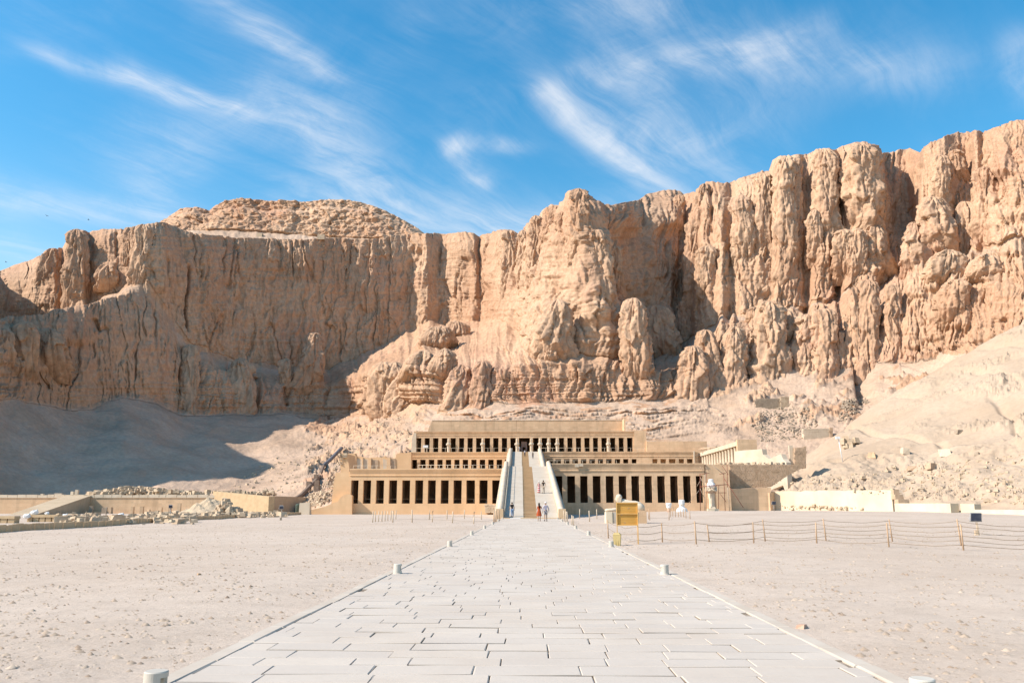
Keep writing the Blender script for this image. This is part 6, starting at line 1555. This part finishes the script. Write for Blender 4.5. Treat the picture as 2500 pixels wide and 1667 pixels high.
def person(label, loc, rz, h=1.72, shirt=None, legs=None, dress=None, hair=None, hat=None, stride=.16, arms=((.02, .06), (.02, .06)), skin_c=(.42, .25, .17), shorts=False, pack=None, sleeves=.55, bend=(0, 0)):
    t = empty('person', loc, rz, label=label, cat='person'); k = h / 1.74
    S = lambda x, y, z: (x * k, y * k, z * k)
    sk = mat('skin_%d' % int(skin_c[0] * 100), skin_c, rough=.6)
    J = {'pel': (S(0, 0, .96), (.135 * k, .10 * k)), 'wai': (S(0, 0, 1.10), (.12 * k, .09 * k)), 'che': (S(0, .01, 1.30), (.145 * k, .10 * k)), 'nkb': (S(0, 0, 1.46), .065 * k), 'nck': (S(0, .01, 1.53), .05 * k),
         'jaw': (S(0, .025, 1.59), .068 * k), 'hea': (S(0, .015, 1.66), .088 * k), 'top': (S(0, .005, 1.725), .05 * k)}
    E = [('pel', 'wai'), ('wai', 'che'), ('che', 'nkb'), ('nkb', 'nck'), ('nck', 'jaw'), ('jaw', 'hea'), ('hea', 'top')]
    W = {}
    for i, (s, nm) in enumerate(((-1, 'l'), (1, 'r'))):
        sd = s * stride; ax, ay = arms[i]
        W[nm] = S(s * (.235 + ax), .02 + ay * 2, .90 + bend[i]); el = S(s * (.225 + ax * .8), -.03 + ay * .5, 1.16)
        J.update({'sh' + nm: (S(s * .165, 0, 1.42), .058 * k), 'el' + nm: (el, .041 * k), 'wr' + nm: (W[nm], .028 * k),
                  'hi' + nm: (S(s * .085, 0, .90), .092 * k), 'kn' + nm: (S(s * .095, sd * .55 + .03, .50), .06 * k), 'an' + nm: (S(s * .10, sd - (.03 if sd > 0 else -.0), .085 + (.04 if sd < 0 else 0)), .038 * k), 'to' + nm: (S(s * .115, sd + .13, .035), .036 * k)})
        E += [('nkb', 'sh' + nm), ('sh' + nm, 'el' + nm), ('el' + nm, 'wr' + nm), ('pel', 'hi' + nm), ('hi' + nm, 'kn' + nm), ('kn' + nm, 'an' + nm), ('an' + nm, 'to' + nm)]
    ex = MB()
    ex.ball(S(0, .108, 1.635), .018 * k, 6, 5, sz=1.3)
    for s in (-1, 1): ex.ball(S(s * .033, .095, 1.665), .012 * k, 6, 4); ex.ball(S(s * .09, .01, 1.645), .024 * k, 6, 4, sx=.5, sz=1.4)
    ex.ball(S(0, .098, 1.60), .022 * k, 6, 4, sz=.4, sy=.5)
    for nm, s in (('l', -1), ('r', 1)):
        w_ = Vector(W[nm]); ex.ball(w_ + Vector((0, .008, -.055)) * k, .042 * k, 8, 6, sx=.5, sy=.9, sz=1.15)
        for f, L in ((-.024, .062), (-.008, .075), (.009, .072), (.025, .055)):
            ex.tube([w_ + Vector((0, .008 + f, -.095)) * k, w_ + Vector((-s * .006, .012 + f, -.095 - L * .55)) * k, w_ + Vector((-s * .022, .016 + f, -.095 - L)) * k], [.0095 * k, .0085 * k, .007 * k], 6)
        ex.tube([w_ + Vector((0, .035, -.04)) * k, w_ + Vector((-s * .02, .065, -.075)) * k, w_ + Vector((-s * .028, .07, -.105)) * k], [.0115 * k, .010 * k, .008 * k], 6)
    link('body', with_extra(skin(J, E, 'pel'), ex), sk, t)
    def cloth(name, keys, grow, c, root, extra=None, cut=None):
        P_ = {q: (J[q][0], tuple(x + grow * k for x in (J[q][1] if isinstance(J[q][1], tuple) else (J[q][1],) * 2))) for q in keys}
        if cut:
            for q, (a, b_, f, r_) in cut.items(): P_[q] = (tuple(Vector(J[a][0]).lerp(Vector(J[b_][0]), f)), (r_ * k, r_ * k))
        ed = [e for e in E if e[0] in P_ and e[1] in P_] + (extra or [])
        return link(name, skin(P_, ed, root), mat('cloth_%d_%d_%d' % tuple(int(v * 200) for v in c), c, tuple(v * .8 for v in c), 6, rough=.9), t)
    if shirt:
        cut = {'s' + nm: ('sh' + nm, 'el' + nm, sleeves, .062) for nm in 'lr'} if sleeves < 1 else {'s' + nm: ('el' + nm, 'wr' + nm, .92, .048) for nm in 'lr'}
        ks = ['pel', 'wai', 'che', 'nkb', 'shl', 'shr'] + ([] if sleeves < 1 else ['ell', 'elr'])
        ex_ = [('shl', 'sl'), ('shr', 'sr')] if sleeves < 1 else [('ell', 'sl'), ('elr', 'sr')]
        cloth('shirt', ks, .018, shirt, 'wai', ex_, cut)
    if legs:
        if shorts: cloth('shorts', ['pel', 'hil', 'hir'], .02, legs, 'pel', [('hil', 'kl'), ('hir', 'kr')], {'kl': ('hil', 'knl', .85, .085), 'kr': ('hir', 'knr', .85, .085)})
        else: cloth('trousers', ['pel', 'hil', 'hir', 'knl', 'knr', 'anl', 'anr'], .018, legs, 'pel')
        sh = MB()
        for nm in 'lr':
            a, b_ = Vector(J['an' + nm][0]), Vector(J['to' + nm][0])
            sh.tube([a + Vector((0, -.05 * k, -.04 * k)), a.lerp(b_, .5) + Vector((0, 0, -.01 * k)), b_ + Vector((0, .03 * k, 0))], [.046 * k, .05 * k, .04 * k], 8)
        sh.build('shoes', mat('shoe_leather', (.06, .05, .045), rough=.6), t, kind='stuff')
    if dress:
        c, zb, wb, stripe = dress
        md = mat('dress_%d' % int(c[0] * 300), c, tuple(v * .75 for v in c), 5) if not stripe else stripe_mat(c)
        n = 28; prof = [(wb, zb), (wb * .96, zb + .06), (wb * .8, zb + .3), (.165, .98), (.135, 1.10), (.155, 1.26), (.165, 1.36), (.13, 1.44), (.07, 1.48)]
        vs = [((r_ * (1 + (.10 * math.sin(5 * a + r_ * 20) * max(0, (1 - z)) )) * math.cos(a)) * k, r_ * .72 * (1 + .10 * math.cos(6 * a) * max(0, 1 - z)) * math.sin(a) * k, z * k) for r_, z in prof for a in [2 * math.pi * j / n for j in range(n)]]
        fs = [(i * n + j, i * n + (j + 1) % n, (i + 1) * n + (j + 1) % n, (i + 1) * n + j) for i in range(len(prof) - 1) for j in range(n)]
        MB().add(vs, fs, True).build('dress', md, t)
    if hair:
        c, L = hair; hb = MB(); hb.ball(S(0, -.012, 1.672), .103 * k, 12, 8, sz=1.0, sy=1.0)
        if L: hb.tube([S(0, -.06, 1.68), S(0, -.10, 1.52), S(0, -.115, 1.36), S(0, -.10, 1.36 - L)], [.085 * k, .095 * k, .085 * k, .03 * k], 10)
        hb.build('hair', mat('hair_%d' % int(c[0] * 1000), c, rough=.5), t)
    if hat:
        c, br = hat; MB().lathe([(.10 * k + br * k, 1.70 * k), (.105 * k, 1.705 * k), (.10 * k, 1.76 * k), (.07 * k, 1.80 * k), (.02 * k, 1.81 * k)], n=16).build('hat', mat('hat_%d' % int(c[0] * 100), c), t)
    if pack:
        MB().box(-.13 * k, .13 * k, -.26 * k, -.10 * k, 1.08 * k, 1.44 * k, .03 * k).build('backpack', mat('pack_cloth', pack), t)
    return t
def stripe_mat(c):
    m = bpy.data.materials.new('striped_cloth'); m.use_nodes = True; n = N(m.node_tree); bs = m.node_tree.nodes['Principled BSDF']
    pos = n.new('ShaderNodeTexCoord').outputs['Object']; sp = n.new('ShaderNodeSeparateXYZ'); n.lk(pos, sp.inputs[0])
    f = n.math('GREATER_THAN', n.math('SINE', n.math('MULTIPLY', sp.outputs[2], 26.0)), .1)
    n.lk(n.mix(f, c, (.62, .56, .52)), bs.inputs['Base Color']); bs.inputs['Roughness'].default_value = .9; return m
bpy.context.view_layer.update(); _dg = bpy.context.evaluated_depsgraph_get()
def stand(conv, cx, cy):
    h = hit(*conv(cx, cy)); return h
def hgt(h, y0, y1, s=7.127): return (y1 - y0) / s * h.y / F_PX * 1.0
PEOPLE = []
for (cx, yf, yt, kw) in (
 (500, 1292, 1052, dict(label='man in black shirt and blue jeans walking up the shaded edge of the ramp', rz=.15, shirt=(.012, .012, .016), legs=(.22, .32, .48), hair=((.02, .015, .012), 0), arms=((.10, .05), (.06, -.02)), stride=.12)),
 (972, 1368, 1066, dict(label='woman in a rust orange dress with long dark hair on the paved path', rz=0, dress=((.42, .085, .03), .50, .27, False), hair=((.035, .016, .010), .16), arms=((-.02, .10), (.10, .03)), bend=(.22, .04), stride=.06)),
 (1086, 1368, 1056, dict(label='person in pale lilac shirt, grey shorts and white cap with a backpack', rz=0, shirt=(.50, .46, .50), legs=(.26, .25, .27), shorts=True, hat=((.70, .66, .66), .03), pack=(.30, .29, .36), arms=((.05, -.02), (.07, .04)), stride=.08, sleeves=1)),
 (968, 880, 690, dict(label='woman in red and white patterned dress with a white hat on the ramp', rz=.2, dress=((.50, .05, .06), .16, .27, True), hat=((.74, .70, .66), .07), arms=((.08, .03), (.0, .03)), stride=.1)),
 (1046, 884, 664, dict(label='man in dark tee shirt and khaki trousers beside the woman on the ramp', rz=-.1, shirt=(.07, .055, .045), legs=(.52, .43, .34), hair=((.02, .015, .012), 0), arms=((.02, .04), (.10, .02)), stride=.1)),
 (862, 280, 172, dict(label='man in dark clothes walking down the upper ramp', rz=math.pi, shirt=(.05, .05, .045), legs=(.06, .06, .07), hair=((.02, .015, .012), 0), stride=.18)),
 (722, 240, 140, dict(label='person in dark blue trousers and pale top on the upper stair', rz=math.pi, shirt=(.45, .47, .52), legs=(.03, .035, .06), hair=((.02, .015, .012), 0), stride=.14)),
):
    h = stand(c5, cx, yf)
    if h is None or h.y > 215: continue
    person(loc=h, h=min(1.95, max(1.55, hgt(h, yt, yf))), **kw)
h = at(*c5(628, 188), 210.6); h.z = zfu - .4
person('person in a white shirt standing by a statue at the head of the ramp', h, .5, 1.75, shirt=(.72, .70, .68), legs=(.35, .33, .33), hair=((.02, .015, .012), 0))
p = at(*c5(560, 1308), 97.2)
MB().box(-.6, .6, -.35, .15, 0, .06, .01).build('threshold_slab', M_WRAP, None, (p.x, 96.2, .01), label='white flat slab on the ground at the foot of the ramp, left side', cat='slab')

# ------------------------------------------------------------------ birds
M_BIRD = mat('bird_feather', (.05, .05, .06), rough=.7)
for i, (px, py, lab) in enumerate(((115, 527, 'small dark bird gliding high above the left cliff'), (216, 537, 'tiny bird gliding nearest the mesa'), (15, 640, 'bird low over the far left cliff top'))):
    Y = 210; p = at(px, py, Y); mb = MB(); Y = 210
    loft(mb, [((-.45, 0, 0), .03, .03), ((-.2, 0, .0), .10, .09), ((.15, 0, .02), .09, .08), ((.38, 0, .05), .05, .05), ((.50, 0, .04), .015, .015)], 8)
    t = empty('bird', p, rnd.uniform(-.5, .5), label=lab, cat='bird', group='birds in the sky'); t.scale = (.6, .6, .6); mb.build('body', M_BIRD, t)
    for s in (-1, 1):
        w_ = MB(); w_.hexa([(-.12, s * .05, .0), (.16, s * .05, .0), (.06, s * 1.0, .18), (-.10, s * 1.0, .18)], [(-.12, s * .05, .04), (.16, s * .05, .04), (.06, s * 1.0, .2), (-.10, s * 1.0, .2)]); w_.build('wing', M_BIRD, t)
